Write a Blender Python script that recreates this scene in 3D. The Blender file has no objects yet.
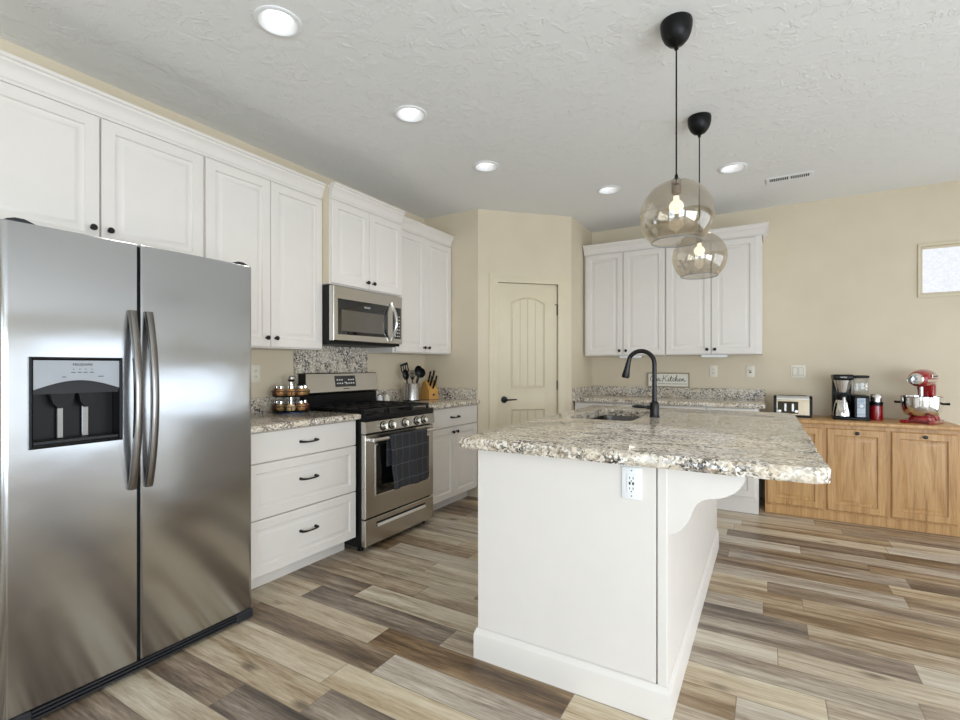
import bpy, bmesh, math, random
from mathutils import Matrix, Vector, noise
random.seed(7)
SC = bpy.context.scene
COL = SC.collection
PI = math.pi

# ------------------------------------------------------------------ camera, world, daylight, exposure
cam = bpy.data.cameras.new('camera')
cam.sensor_width = 36.0
cam.lens = 36.0 * 487 / 960
cam.shift_y = 6 / 960
cam.clip_start = 0.05
camo = bpy.data.objects.new('camera', cam)
COL.objects.link(camo)
camo.location = (0, 0, 1.25)
camo.rotation_euler = (PI / 2, 0, math.radians(30.6))
SC.camera = camo

SC.view_settings.view_transform = 'Standard'
SC.view_settings.look = 'None'
SC.view_settings.gamma = 1.0
SC.view_settings.use_curve_mapping = False
SC.view_settings.exposure = 0.0

w = bpy.data.worlds.new('world'); SC.world = w
w.use_nodes = True
w.node_tree.nodes['Background'].inputs[0].default_value = (0.75, 0.87, 1.0, 1)
w.node_tree.nodes['Background'].inputs[1].default_value = 1.0


def area(name, loc, rot, sx, sy, power, color):
    l = bpy.data.lights.new(name, 'AREA')
    l.shape = 'RECTANGLE'; l.size = sx; l.size_y = sy
    l.energy = power; l.color = color
    o = bpy.data.objects.new(name, l); COL.objects.link(o)
    o.location = loc; o.rotation_euler = rot
    return o


# daylight coming in through the windows behind and to the right of the camera
area('daylight_patio_door', (3.06, 3.50, 1.1), (0, PI / 2, 0), 2.05, 3.2, 36, (0.84, 0.92, 1.0))
area('daylight_unseen_right_window', (3.06, -0.5, 0.93), (0, PI / 2, 0), 1.72, 3.4, 175, (0.84, 0.92, 1.0))  # unseen window, made low and large to brighten the lower cabinets
area('daylight_rear_window_wide', (-0.75, -2.66, 1.1), (PI / 2, 0, 0), 1.5, 2.05, 38, (0.66, 0.83, 1.0))
area('daylight_rear_window_narrow', (1.95, -2.66, 1.1), (PI / 2, 0, 0), 1.7, 2.05, 80, (0.66, 0.83, 1.0))


# ------------------------------------------------------------------ materials
def srgb(r, g, b):
    f = lambda c: (c / 255 / 12.92) if c / 255 <= 0.04045 else ((c / 255 + 0.055) / 1.055) ** 2.4
    return (f(r), f(g), f(b), 1)


class NT:
    def __init__(s, name):
        s.m = bpy.data.materials.new(name); s.m.use_nodes = True
        s.t = s.m.node_tree; s.b = s.t.nodes['Principled BSDF']

    def n(s, t, **k):
        x = s.t.nodes.new(t)
        for a, v in k.items():
            if a.startswith('i_'):
                x.inputs[int(a[2:]) if a[2:].isdigit() else a[2:].replace('_', ' ')].default_value = v
            else:
                setattr(x, a, v)
        return x

    def l(s, a, b): s.t.links.new(a, b)

    def math(s, op, a, b=None, c=None):
        x = s.t.nodes.new('ShaderNodeMath'); x.operation = op
        for i, v in enumerate((a, b, c)):
            if v is None: continue
            if isinstance(v, (int, float)): x.inputs[i].default_value = v
            else: s.l(v, x.inputs[i])
        return x.outputs[0]

    def ramp(s, fac, stops, interp='LINEAR'):
        x = s.t.nodes.new('ShaderNodeValToRGB'); x.color_ramp.interpolation = interp
        e = x.color_ramp.elements
        while len(e) < len(stops): e.new(0.5)
        for i, (p, c) in enumerate(stops): e[i].position = p; e[i].color = c
        s.l(fac, x.inputs[0]); return x.outputs[0]

    def mix(s, fac, a, b, mode='MIX'):
        x = s.t.nodes.new('ShaderNodeMix'); x.data_type = 'RGBA'; x.blend_type = mode
        for sock, v in ((x.inputs[0], fac), (x.inputs[6], a), (x.inputs[7], b)):
            if isinstance(v, (int, float, tuple)): sock.default_value = v
            else: s.l(v, sock)
        return x.outputs[2]

    def coords(s, scale=(1, 1, 1)):
        c = s.t.nodes.new('ShaderNodeTexCoord'); mp = s.t.nodes.new('ShaderNodeMapping')
        mp.inputs['Scale'].default_value = scale
        s.l(c.outputs['Object'], mp.inputs['Vector']); return mp.outputs[0]

    def noise(s, vec, scale, detail=3, rough=0.5, dist=0.0):
        x = s.t.nodes.new('ShaderNodeTexNoise')
        x.inputs['Scale'].default_value = scale; x.inputs['Detail'].default_value = detail
        x.inputs['Roughness'].default_value = rough; x.inputs['Distortion'].default_value = dist
        s.l(vec, x.inputs['Vector']); return x.outputs[0]

    def bump(s, h, strength, dist=0.01):
        x = s.t.nodes.new('ShaderNodeBump'); x.inputs['Strength'].default_value = strength
        x.inputs['Distance'].default_value = dist
        s.l(h, x.inputs['Height']); s.l(x.outputs[0], s.b.inputs['Normal'])


def simple(name, col, rough=0.5, metal=0.0, spec=0.5, var=0.04, bump=0.0, bscale=200, coat=0.0):
    t = NT(name)
    v = t.coords()
    nz = t.noise(v, 9, 2)
    dark = tuple(c * (1 - var) for c in col[:3]) + (1,)
    lite = tuple(min(1, c * (1 + var)) for c in col[:3]) + (1,)
    t.l(t.ramp(nz, [(0.3, dark), (0.7, lite)]), t.b.inputs['Base Color'])
    t.b.inputs['Roughness'].default_value = rough
    t.b.inputs['Metallic'].default_value = metal
    t.b.inputs['Specular IOR Level'].default_value = spec
    t.b.inputs['Coat Weight'].default_value = coat
    if bump:
        t.bump(t.noise(v, bscale, 3), bump, 0.002)
    return t.m


def mat_wall():
    t = NT('beige_wall_paint'); v = t.coords()
    t.l(t.ramp(t.noise(v, 3, 2), [(0.3, srgb(211, 197, 171)), (0.7, srgb(216, 202, 177))]), t.b.inputs['Base Color'])
    t.b.inputs['Roughness'].default_value = 0.6
    t.bump(t.noise(v, 45, 4), 0.12, 0.004)
    return t.m


def mat_ceiling():
    t = NT('skip_trowel_ceiling'); v = t.coords()
    a = t.noise(v, 13, 4, 0.66, 0.5)
    msk = t.ramp(t.noise(v, 3.2, 2), [(0.38, (0.45, 0.45, 0.45, 1)), (0.62, (1, 1, 1, 1))])
    h = t.math('MULTIPLY', t.ramp(a, [(0.52, (0, 0, 0, 1)), (0.565, (0.9, 0.9, 0.9, 1)), (0.66, (1, 1, 1, 1))]), msk)
    f = t.noise(v, 60, 3)
    t.b.inputs['Base Color'].default_value = srgb(236, 235, 232)
    t.b.inputs['Roughness'].default_value = 0.8
    t.bump(t.math('ADD', h, t.math('MULTIPLY', f, 0.22)), 0.34, 0.008)
    return t.m


def mat_floor():
    t = NT('wood_look_plank_tile'); v = t.coords()
    sx = t.n('ShaderNodeSeparateXYZ'); t.l(v, sx.inputs[0])
    X, Y = sx.outputs[0], sx.outputs[1]
    ry = t.math('DIVIDE', t.math('SUBTRACT', Y, 0.13), 0.15)
    row = t.math('FLOOR', ry); fy = t.math('FRACT', ry)
    wr = t.n('ShaderNodeTexWhiteNoise', noise_dimensions='1D'); t.l(row, wr.inputs['W'])
    rx = t.math('ADD', t.math('DIVIDE', X, 0.92), wr.outputs[0])
    col = t.math('FLOOR', rx); fx = t.math('FRACT', rx)
    cv = t.n('ShaderNodeCombineXYZ'); t.l(row, cv.inputs[0]); t.l(col, cv.inputs[1])
    wp = t.n('ShaderNodeTexWhiteNoise', noise_dimensions='2D'); t.l(cv.outputs[0], wp.inputs['Vector'])
    pid = wp.outputs[0]
    # grain coordinates, shifted per plank
    gv = t.n('ShaderNodeCombineXYZ')
    t.l(t.math('ADD', t.math('MULTIPLY', X, 1.3), t.math('MULTIPLY', pid, 37.0)), gv.inputs[0])
    t.l(t.math('ADD', t.math('MULTIPLY', Y, 15.0), t.math('MULTIPLY', pid, 91.0)), gv.inputs[1])
    g1 = t.noise(gv.outputs[0], 1.0, 5, 0.6, 0.9)
    g2 = t.noise(gv.outputs[0], 4.0, 5, 0.7, 0.4)
    gs = t.n('ShaderNodeCombineXYZ')
    t.l(t.math('ADD', t.math('MULTIPLY', X, 1.0), t.math('MULTIPLY', pid, 17.0)), gs.inputs[0])
    t.l(t.math('ADD', t.math('MULTIPLY', Y, 13.0), t.math('MULTIPLY', pid, 53.0)), gs.inputs[1])
    strip = t.noise(gs.outputs[0], 1.0, 2, 0.5)
    fac = t.math('ADD', t.math('MULTIPLY', pid, 0.36),
                 t.math('ADD', t.math('MULTIPLY', strip, 0.62), t.math('ADD', t.math('MULTIPLY', g1, 0.42), t.math('MULTIPLY', g2, 0.36))))
    fg = t.n('ShaderNodeCombineXYZ')
    t.l(t.math('ADD', t.math('MULTIPLY', X, 9.0), t.math('MULTIPLY', pid, 11.0)), fg.inputs[0]); t.l(t.math('MULTIPLY', Y, 130.0), fg.inputs[1])
    g3 = t.noise(fg.outputs[0], 1.0, 4, 0.65, 0.3)
    fac = t.math('ADD', fac, t.math('MULTIPLY', t.math('SUBTRACT', g3, 0.5), 0.42))
    fac = t.math('SUBTRACT', fac, 0.35)
    c = t.ramp(fac, [(0.14, srgb(54, 40, 28)), (0.32, srgb(104, 82, 60)), (0.47, srgb(146, 121, 92)),
                     (0.60, srgb(182, 162, 133)), (0.74, srgb(206, 191, 165)), (0.9, srgb(224, 213, 192))])
    # greyish planks among the brown ones
    wg = t.n('ShaderNodeTexWhiteNoise', noise_dimensions='2D')
    cv2 = t.n('ShaderNodeCombineXYZ'); t.l(col, cv2.inputs[0]); t.l(row, cv2.inputs[1]); t.l(cv2.outputs[0], wg.inputs['Vector'])
    hs = t.n('ShaderNodeHueSaturation'); t.l(c, hs.inputs['Color'])
    t.l(t.math('ADD', 0.60, t.math('MULTIPLY', wg.outputs[0], 0.45)), hs.inputs['Saturation'])
    # knots
    kv = t.n('ShaderNodeCombineXYZ')
    t.l(t.math('MULTIPLY', X, 2.3), kv.inputs[0]); t.l(t.math('MULTIPLY', Y, 6.2), kv.inputs[1])
    vo = t.n('ShaderNodeTexVoronoi'); vo.inputs['Scale'].default_value = 1.0; t.l(kv.outputs[0], vo.inputs['Vector'])
    kd = t.math('ADD', vo.outputs[0], t.math('MULTIPLY', g2, 0.16))
    km = t.ramp(kd, [(0.12, (1, 1, 1, 1)), (0.24, (0, 0, 0, 1))])
    sw = t.n('ShaderNodeSeparateColor'); t.l(vo.outputs['Color'], sw.inputs[0])
    km2 = t.math('MULTIPLY', km, t.math('GREATER_THAN', sw.outputs[0], 0.45))
    c2 = t.mix(t.math('MULTIPLY', km2, 0.75), hs.outputs[0], srgb(74, 58, 42))
    # grout joints
    gy = t.math('MINIMUM', fy, t.math('SUBTRACT', 1.0, fy))
    gx = t.math('MINIMUM', fx, t.math('SUBTRACT', 1.0, fx))
    jy = t.math('LESS_THAN', gy, 0.0105)
    jx = t.math('LESS_THAN', gx, 0.0019)
    j = t.math('MAXIMUM', jy, jx)
    c3 = t.mix(t.math('MULTIPLY', j, 0.75), c2, srgb(118, 106, 90))
    t.l(c3, t.b.inputs['Base Color'])
    t.l(t.math('ADD', 0.30, t.math('MULTIPLY', g2, 0.16)), t.b.inputs['Roughness'])
    hgt = t.math('SUBTRACT', t.math('MULTIPLY', g2, 0.35), j)
    t.bump(t.math('ADD', hgt, t.math('MULTIPLY', g3, 0.3)), 0.3, 0.003)
    return t.m


def mat_granite(name, dark=0.0):
    t = NT(name); v = t.coords()
    st = t.coords((0.8, 2.4, 1.6))
    # warp the coordinates so the crystals are irregular
    nz = t.n('ShaderNodeTexNoise'); nz.inputs['Scale'].default_value = 55; nz.inputs['Detail'].default_value = 2; t.l(v, nz.inputs['Vector'])
    wv = t.n('ShaderNodeVectorMath', operation='MULTIPLY_ADD'); t.l(nz.outputs['Color'], wv.inputs[0]); wv.inputs[1].default_value = (0.016, 0.016, 0.016); t.l(v, wv.inputs[2])
    base = t.ramp(t.noise(st, 11, 5, 0.7, 0.4), [(0.30, srgb(150, 134, 116)), (0.44, srgb(211, 195, 171)), (0.58, srgb(230, 218, 199)), (0.75, srgb(236, 230, 220))])
    vo = t.n('ShaderNodeTexVoronoi'); vo.inputs['Scale'].default_value = 112; t.l(wv.outputs[0], vo.inputs['Vector'])
    sc = t.n('ShaderNodeSeparateColor'); t.l(vo.outputs['Color'], sc.inputs[0])
    cell = t.ramp(sc.outputs[0], [(0.0, srgb(36, 32, 30)), (0.15, srgb(98, 92, 88)), (0.26, srgb(158, 150, 143)), (0.40, srgb(140, 116, 94)), (0.47, srgb(208, 195, 176)), (0.72, srgb(236, 231, 223))], 'CONSTANT')
    cl = t.noise(st, 7, 3, 0.6)
    mixf = t.ramp(cl, [(0.38, (0.30, 0.30, 0.30, 1)), (0.62, (0.95, 0.95, 0.95, 1))])
    c = t.mix(mixf, base, cell)
    # black mica specks, clustered
    bn = t.noise(v, 70, 4, 0.68, 1.0)
    thr = t.math('SUBTRACT', 0.725 - dark, t.math('MULTIPLY', cl, 0.29))
    blc = t.n('ShaderNodeClamp'); t.l(t.math('MULTIPLY', t.math('SUBTRACT', bn, thr), 30.0), blc.inputs[0])
    c = t.mix(t.math('MULTIPLY', blc.outputs[0], 0.94), c, srgb(30, 27, 26))
    t.l(c, t.b.inputs['Base Color'])
    t.b.inputs['Roughness'].default_value = 0.12
    return t.m


def mat_steel(name, col, rough, axis):
    t = NT(name)
    sc = {'x': (4, 1100, 1100), 'z': (1100, 1100, 4), 'y': (1100, 4, 1100)}[axis]
    v = t.coords(sc)
    g = t.noise(v, 1.0, 3, 0.6)
    t.l(t.ramp(g, [(0.3, tuple(c * 0.975 for c in col[:3]) + (1,)), (0.7, col)]), t.b.inputs['Base Color'])
    t.b.inputs['Metallic'].default_value = 1.0
    t.l(t.math('ADD', rough - 0.02, t.math('MULTIPLY', g, 0.04)), t.b.inputs['Roughness'])
    # very slight oil-canning of thin sheet metal plus the brushed grain
    v2 = t.coords((1.0, 1.0, 1.6))
    o = t.noise(v2, 2.6, 2)
    t.bump(o, 0.05, 0.06)
    return t.m


def mat_oak():
    t = NT('honey_oak'); v = t.coords((28, 28, 2.2))
    g = t.noise(v, 1.0, 5, 0.62, 0.7)
    f = t.noise(t.coords((160, 160, 5)), 1.0, 3, 0.6)
    s = t.math('ADD', t.math('MULTIPLY', g, 0.75), t.math('MULTIPLY', f, 0.25))
    t.l(t.ramp(s, [(0.28, srgb(140, 98, 54)), (0.48, srgb(188, 143, 90)), (0.7, srgb(208, 168, 116))]), t.b.inputs['Base Color'])
    t.b.inputs['Roughness'].default_value = 0.36
    t.bump(f, 0.08, 0.001)
    return t.m


def mat_smoked_glass(name, tint, lo=0.05, hi=0.75):
    t = NT(name)
    t.t.nodes.remove(t.b)
    out = [n for n in t.t.nodes if n.type == 'OUTPUT_MATERIAL'][0]
    tr = t.n('ShaderNodeBsdfTransparent'); tr.inputs[0].default_value = tint
    gl = t.n('ShaderNodeBsdfGlossy'); gl.inputs['Roughness'].default_value = 0.02
    gl.inputs[0].default_value = (1, 0.97, 0.92, 1)
    lw = t.n('ShaderNodeLayerWeight'); lw.inputs[0].default_value = 0.5
    p = t.math('POWER', lw.outputs['Facing'], 3.2)
    fac = t.math('ADD', lo, t.math('MULTIPLY', p, hi))
    mx = t.n('ShaderNodeMixShader')
    t.l(fac, mx.inputs[0]); t.l(tr.outputs[0], mx.inputs[1]); t.l(gl.outputs[0], mx.inputs[2])
    t.l(mx.outputs[0], out.inputs[0])
    return t.m


def emit(name, col, strength, tex=False):
    t = NT(name)
    t.b.inputs['Base Color'].default_value = (0.12, 0.12, 0.12, 1)
    t.b.inputs['Emission Color'].default_value = col
    t.b.inputs['Emission Strength'].default_value = strength
    if tex:
        n = t.noise(t.coords(), 42, 4, 0.6)
        t.l(t.ramp(n, [(0.35, tuple(c * 0.86 for c in col[:3]) + (1,)), (0.65, col)]), t.b.inputs['Emission Color'])
        t.bump(n, 0.4, 0.005)
    return t.m


def mat_towel():
    t = NT('charcoal_plaid_cloth'); v = t.coords()
    sx = t.n('ShaderNodeSeparateXYZ'); t.l(v, sx.inputs[0])
    a = t.math('LESS_THAN', t.math('FRACT', t.math('MULTIPLY', sx.outputs[1], 13.0)), 0.07)
    b = t.math('LESS_THAN', t.math('FRACT', t.math('MULTIPLY', sx.outputs[2], 9.0)), 0.07)
    m = t.math('MAXIMUM', a, b)
    n = t.noise(v, 60, 3)
    c = t.mix(t.math('MULTIPLY', m, 0.5), srgb(58, 58, 62), srgb(112, 112, 116))
    c = t.mix(t.math('MULTIPLY', n, 0.35), c, srgb(36, 36, 40))
    t.l(c, t.b.inputs['Base Color']); t.b.inputs['Roughness'].default_value = 0.95
    t.bump(t.noise(v, 300, 2), 0.3, 0.002)
    return t.m


M = dict(
    wall=mat_wall(), ceiling=mat_ceiling(), floor=mat_floor(),
    granite=mat_granite('speckled_granite'),
    cab=simple('white_cabinet_paint', srgb(224, 217, 209), 0.38, var=0.01),
    trim=simple('white_trim_paint', srgb(232, 230, 226), 0.4, var=0.01),
    door=simple('beige_door_paint', srgb(214, 201, 173), 0.42, var=0.015),
    steel=mat_steel('brushed_stainless_vertical_sheet', (0.575, 0.59, 0.61, 1), 0.21, 'x'),
    steel_warm=mat_steel('brushed_stainless_appliance', (0.56, 0.53, 0.48, 1), 0.25, 'x'),
    steel_dark=mat_steel('brushed_stainless_handle', (0.24, 0.225, 0.21, 1), 0.26, 'z'),
    chrome=simple('polished_chrome', (0.78, 0.77, 0.75, 1), 0.08, 1.0, var=0.02),
    satin=simple('satin_nickel', (0.68, 0.66, 0.63, 1), 0.25, 1.0, var=0.02),
    black=simple('black_plastic', srgb(11, 11, 12), 0.34, spec=0.25, var=0.1),
    black_matte=simple('black_matte_metal', srgb(8, 8, 8), 0.4, spec=0.25, var=0.1),
    iron=simple('cast_iron', srgb(13, 12, 12), 0.5, var=0.15, bump=0.2),
    bronze=simple('oil_rubbed_bronze', srgb(20, 16, 14), 0.30, 0.3, var=0.15),
    blackglass=simple('black_oven_glass', srgb(12, 12, 13), 0.06, var=0.1, coat=0.6),
    winglass=simple('tinted_microwave_window', srgb(86, 80, 71), 0.12, var=0.05, coat=0.5),
    grey=simple('grey_plastic', srgb(120, 122, 124), 0.35, var=0.05),
    panel=simple('silver_dispenser_panel', srgb(150, 152, 155), 0.3, 0.35, var=0.05),
    greypl=simple('dark_grey_casing', srgb(44, 44, 46), 0.45, spec=0.25, var=0.05),
    oak=mat_oak(),
    maple=simple('yellow_maple_block', srgb(196, 146, 72), 0.4, var=0.1),
    red=simple('red_enamel', srgb(150, 18, 22), 0.16, var=0.08, coat=0.7),
    almond=simple('almond_switch_plastic', srgb(228, 221, 204), 0.35, var=0.01),
    white=simple('white_plastic', srgb(236, 236, 236), 0.35, var=0.01),
    dark=simple('dark_gap', srgb(15, 15, 15), 0.8, var=0.1),
    ink=simple('black_ink', srgb(20, 20, 20), 0.6, var=0.1),
    print=simple('white_print', srgb(225, 225, 222), 0.5, var=0.01),
    signface=simple('cream_sign_board', srgb(232, 226, 212), 0.6, var=0.02),
    signframe=simple('weathered_sign_frame', srgb(158, 146, 124), 0.6, var=0.1),
    globe=mat_smoked_glass('smoked_glass', (0.885, 0.865, 0.83, 1), 0.09, 0.62),
    clear=mat_smoked_glass('clear_glass', (0.86, 0.87, 0.88, 1), 0.06, 0.6),
    bulbglass=emit('warm_glowing_bulb', (1.0, 0.88, 0.68, 1), 1.7),
    lens=emit('downlight_lens', (1.0, 0.98, 0.95, 1), 4.0),
    frost=emit('frosted_daylight_pane', (0.91, 0.94, 1.0, 1), 0.92, True),
    towel=mat_towel(),
    bulbsocket=simple('bronze_lamp_socket', srgb(120, 98, 78), 0.4, 0.4),
    spice=simple('ground_spice', srgb(176, 124, 66), 0.5, var=0.25, coat=0.8),
    spice_b=simple('green_spice', srgb(140, 110, 62), 0.5, var=0.3, coat=0.8),
    spice_c=simple('pale_spice', srgb(214, 178, 130), 0.5, var=0.25, coat=0.8),
    spice_d=simple('dark_spice', srgb(112, 58, 40), 0.5, var=0.25, coat=0.8),
    water=simple('blue_base_ring', srgb(52, 80, 120), 0.3, var=0.1),
)


# ------------------------------------------------------------------ mesh helpers
def bx(bm, x0, x1, y0, y1, z0, z1, bev=0.0, seg=1):
    vs = [bm.verts.new((x, y, z)) for x in (x0, x1) for y in (y0, y1) for z in (z0, z1)]
    idx = [(0, 1, 3, 2), (4, 6, 7, 5), (0, 4, 5, 1), (2, 3, 7, 6), (0, 2, 6, 4), (1, 5, 7, 3)]
    fs = [bm.faces.new([vs[i] for i in f]) for f in idx]
    if bev > 0:
        es = set(e for f in fs for e in f.edges)
        bmesh.ops.bevel(bm, geom=list(es), offset=bev, segments=seg, affect='EDGES', profile=0.5)
    return vs


def tube(bm, pts, r, seg=12, cap=True, closed=False):
    pts = [Vector(p) for p in pts]
    n = len(pts)
    rs = r if isinstance(r, (list, tuple)) else [r] * n
    t0 = (pts[1] - pts[0]).normalized()
    up = Vector((0, 0, 1)) if abs(t0.z) < 0.9 else Vector((0, 1, 0))
    a = t0.cross(up).normalized()
    rings = []
    for i, p in enumerate(pts):
        if closed: t = (pts[(i + 1) % n] - pts[i - 1]).normalized()
        elif i == 0: t = t0
        elif i == n - 1: t = (pts[i] - pts[i - 1]).normalized()
        else: t = ((pts[i] - pts[i - 1]).normalized() + (pts[i + 1] - pts[i]).normalized()).normalized()
        a = (a - t * a.dot(t)).normalized()
        b = t.cross(a)
        rings.append([bm.verts.new(p + (a * math.cos(2 * PI * k / seg) + b * math.sin(2 * PI * k / seg)) * rs[i]) for k in range(seg)])
    for i in range(n if closed else n - 1):
        A, B = rings[i], rings[(i + 1) % n]
        for k in range(seg):
            bm.faces.new((A[k], A[(k + 1) % seg], B[(k + 1) % seg], B[k]))
    if cap and not closed:
        bm.faces.new(rings[0][::-1]); bm.faces.new(rings[-1])


def lathe(bm, prof, c=(0, 0, 0), seg=32, mat=None, closed=False):
    """prof: list of (radius, z); revolve about z through c"""
    mat = mat or Matrix()
    rings = []
    for r, z in prof:
        if r < 1e-6:
            rings.append([bm.verts.new(mat @ Vector((c[0], c[1], c[2] + z)))])
        else:
            rings.append([bm.verts.new(mat @ Vector((c[0] + r * math.cos(2 * PI * k / seg), c[1] + r * math.sin(2 * PI * k / seg), c[2] + z))) for k in range(seg)])
    m = len(rings)
    for i in range(m if closed else m - 1):
        A, B = rings[i], rings[(i + 1) % m]
        for k in range(seg):
            k2 = (k + 1) % seg
            if len(A) == 1 and len(B) == 1: continue
            if len(A) == 1: bm.faces.new((A[0], B[k2], B[k]))
            elif len(B) == 1: bm.faces.new((A[k], A[k2], B[0]))
            else: bm.faces.new((A[k], A[k2], B[k2], B[k]))
    if not closed:
        if len(rings[0]) > 1: bm.faces.new(rings[0][::-1])
        if len(rings[-1]) > 1: bm.faces.new(rings[-1])


def prism(bm, poly, axis, lo, hi):
    """extrude a 2D polygon. axis 'x': poly=(y,z); 'y': poly=(x,z); 'z': poly=(x,y)"""
    def P(p, h):
        return {'x': (h, p[0], p[1]), 'y': (p[0], h, p[1]), 'z': (p[0], p[1], h)}[axis]
    A = [bm.verts.new(P(p, lo)) for p in poly]; B = [bm.verts.new(P(p, hi)) for p in poly]
    n = len(poly)
    bm.faces.new(A[::-1]); bm.faces.new(B)
    for i in range(n): bm.faces.new((A[i], A[(i + 1) % n], B[(i + 1) % n], B[i]))


def rects(bm, x0, x1, z0, z1, prof):
    """concentric rectangles facing -y. prof: (inset, y)"""
    loops = []
    for ins, y in prof:
        loops.append([bm.verts.new(p) for p in ((x0 + ins, y, z0 + ins), (x1 - ins, y, z0 + ins), (x1 - ins, y, z1 - ins), (x0 + ins, y, z1 - ins))])
    for A, B in zip(loops, loops[1:]):
        for k in range(4): bm.faces.new((A[k], A[(k + 1) % 4], B[(k + 1) % 4], B[k]))
    bm.faces.new(loops[-1]); bm.faces.new(loops[0][::-1])


def sweep(bm, path, prof):
    """path: XY polyline; prof: (outward, z) closed polygon; outward is to the right of travel"""
    pts = [Vector((p[0], p[1])) for p in path]
    ns = []
    for a, b in zip(pts, pts[1:]):
        d = (b - a).normalized(); ns.append(Vector((d.y, -d.x)))
    rings = []
    for i, p in enumerate(pts):
        if i == 0: o = ns[0]
        elif i == len(pts) - 1: o = ns[-1]
        else: o = (ns[i - 1] + ns[i]) / (1 + ns[i - 1].dot(ns[i]))
        rings.append([bm.verts.new((p.x + o.x * q[0], p.y + o.y * q[0], q[1])) for q in prof])
    n = len(prof)
    for A, B in zip(rings, rings[1:]):
        for k in range(n): bm.faces.new((A[k], A[(k + 1) % n], B[(k + 1) % n], B[k]))
    bm.faces.new(rings[0]); bm.faces.new(rings[-1][::-1])


def fill_holes(bm, outer, holes):
    """flat face with holes from loops of existing verts"""
    es = []
    for L in [outer] + holes:
        for i in range(len(L)):
            a, b = L[i], L[(i + 1) % len(L)]
            e = bm.edges.get((a, b)) or bm.edges.new((a, b)); es.append(e)
    bmesh.ops.triangle_fill(bm, use_beauty=True, use_dissolve=False, edges=es)


def link(name, bm, mat, parent=None, smooth=35):
    bmesh.ops.recalc_face_normals(bm, faces=bm.faces[:])
    lim = math.radians(smooth)
    for f in bm.faces: f.smooth = True
    for e in bm.edges:
        if len(e.link_faces) == 2:
            e.smooth = e.calc_face_angle(0) < lim
        else: e.smooth = True
    me = bpy.data.meshes.new(name); bm.to_mesh(me); bm.free()
    me.materials.append(M[mat] if isinstance(mat, str) else mat)
    o = bpy.data.objects.new(name, me); COL.objects.link(o)
    if parent is not None: o.parent = parent
    return o


def thing(name, label, cat, loc=(0, 0, 0), rz=0, group=None):
    o = bpy.data.objects.new(name, None); COL.objects.link(o)
    o.empty_display_size = 0.05
    o.location = loc; o.rotation_euler = (0, 0, rz)
    o['label'] = label; o['category'] = cat
    if group: o['group'] = group
    return o


def tag(o, label, cat, group=None):
    o['label'] = label; o['category'] = cat
    if group: o['group'] = group
    return o


def struct(o):
    o['kind'] = 'structure'; return o


def box(name, dims, mat, parent=None, bev=0.0, seg=1):
    bm = bmesh.new(); bx(bm, *dims, bev=bev, seg=seg)
    return link(name, bm, mat, parent)


def dup(root, loc, rz=None, label=None, group=None):
    r = root.copy(); COL.objects.link(r); r.location = loc
    if rz is not None: r.rotation_euler = (0, 0, rz)
    if label: r['label'] = label
    if group: r['group'] = group
    for ch in list(root.children):
        c = ch.copy(); COL.objects.link(c); c.parent = r
        for g in list(ch.children):
            d = g.copy(); COL.objects.link(d); d.parent = c
    return r


def text(name, s, size, mtx, mat, parent=None, width=None, shear=0.0, align='CENTER'):
    cu = bpy.data.curves.new(name, 'FONT'); cu.body = s; cu.size = size
    cu.align_x = align; cu.align_y = 'CENTER'; cu.extrude = 0.0004; cu.shear = shear
    t = bpy.data.objects.new(name + '_curve', cu); COL.objects.link(t)
    dg = bpy.context.evaluated_depsgraph_get()
    me = bpy.data.meshes.new_from_object(t.evaluated_get(dg))
    bpy.data.objects.remove(t)
    if width:
        xs = [v.co.x for v in me.vertices]; k = width / max(1e-6, max(xs) - min(xs))
        for v in me.vertices: v.co.x *= k
    me.transform(mtx)
    me.materials.clear(); me.materials.append(M[mat])
    o = bpy.data.objects.new(name, me); COL.objects.link(o)
    if parent is not None: o.parent = parent
    return o


FR = Matrix.Rotation(PI / 2, 4, 'X')       # upright, facing -y


def at(x, y, z, m=FR): return Matrix.Translation((x, y, z)) @ m


# ------------------------------------------------------------------ room shell
ZC = 2.74
bm = bmesh.new(); bx(bm, -3.2, 3.2, -2.8, 5.5, -0.12, 0); struct(link('floor', bm, 'floor'))

LIGHTS = [(-1.825, 1.37), (-1.82, 2.27), (-1.81, 3.15), (-1.16, 4.10), (-0.23, 4.12)]
bm = bmesh.new()
out = [bm.verts.new(p) for p in ((-3.2, -2.8, ZC), (3.2, -2.8, ZC), (3.2, 5.5, ZC), (-3.2, 5.5, ZC))]
holes = []
for lx, ly in LIGHTS:
    holes.append([bm.verts.new((lx + 0.076 * math.cos(2 * PI * k / 32), ly + 0.076 * math.sin(2 * PI * k / 32), ZC)) for k in range(32)])
fill_holes(bm, out, holes)
top = [bm.verts.new((v.co.x, v.co.y, ZC + 0.3)) for v in out]
bm.faces.new(top)
for i in range(4): bm.faces.new((out[i], out[(i + 1) % 4], top[(i + 1) % 4], top[i]))
struct(link('ceiling', bm, 'ceiling'))


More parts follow.
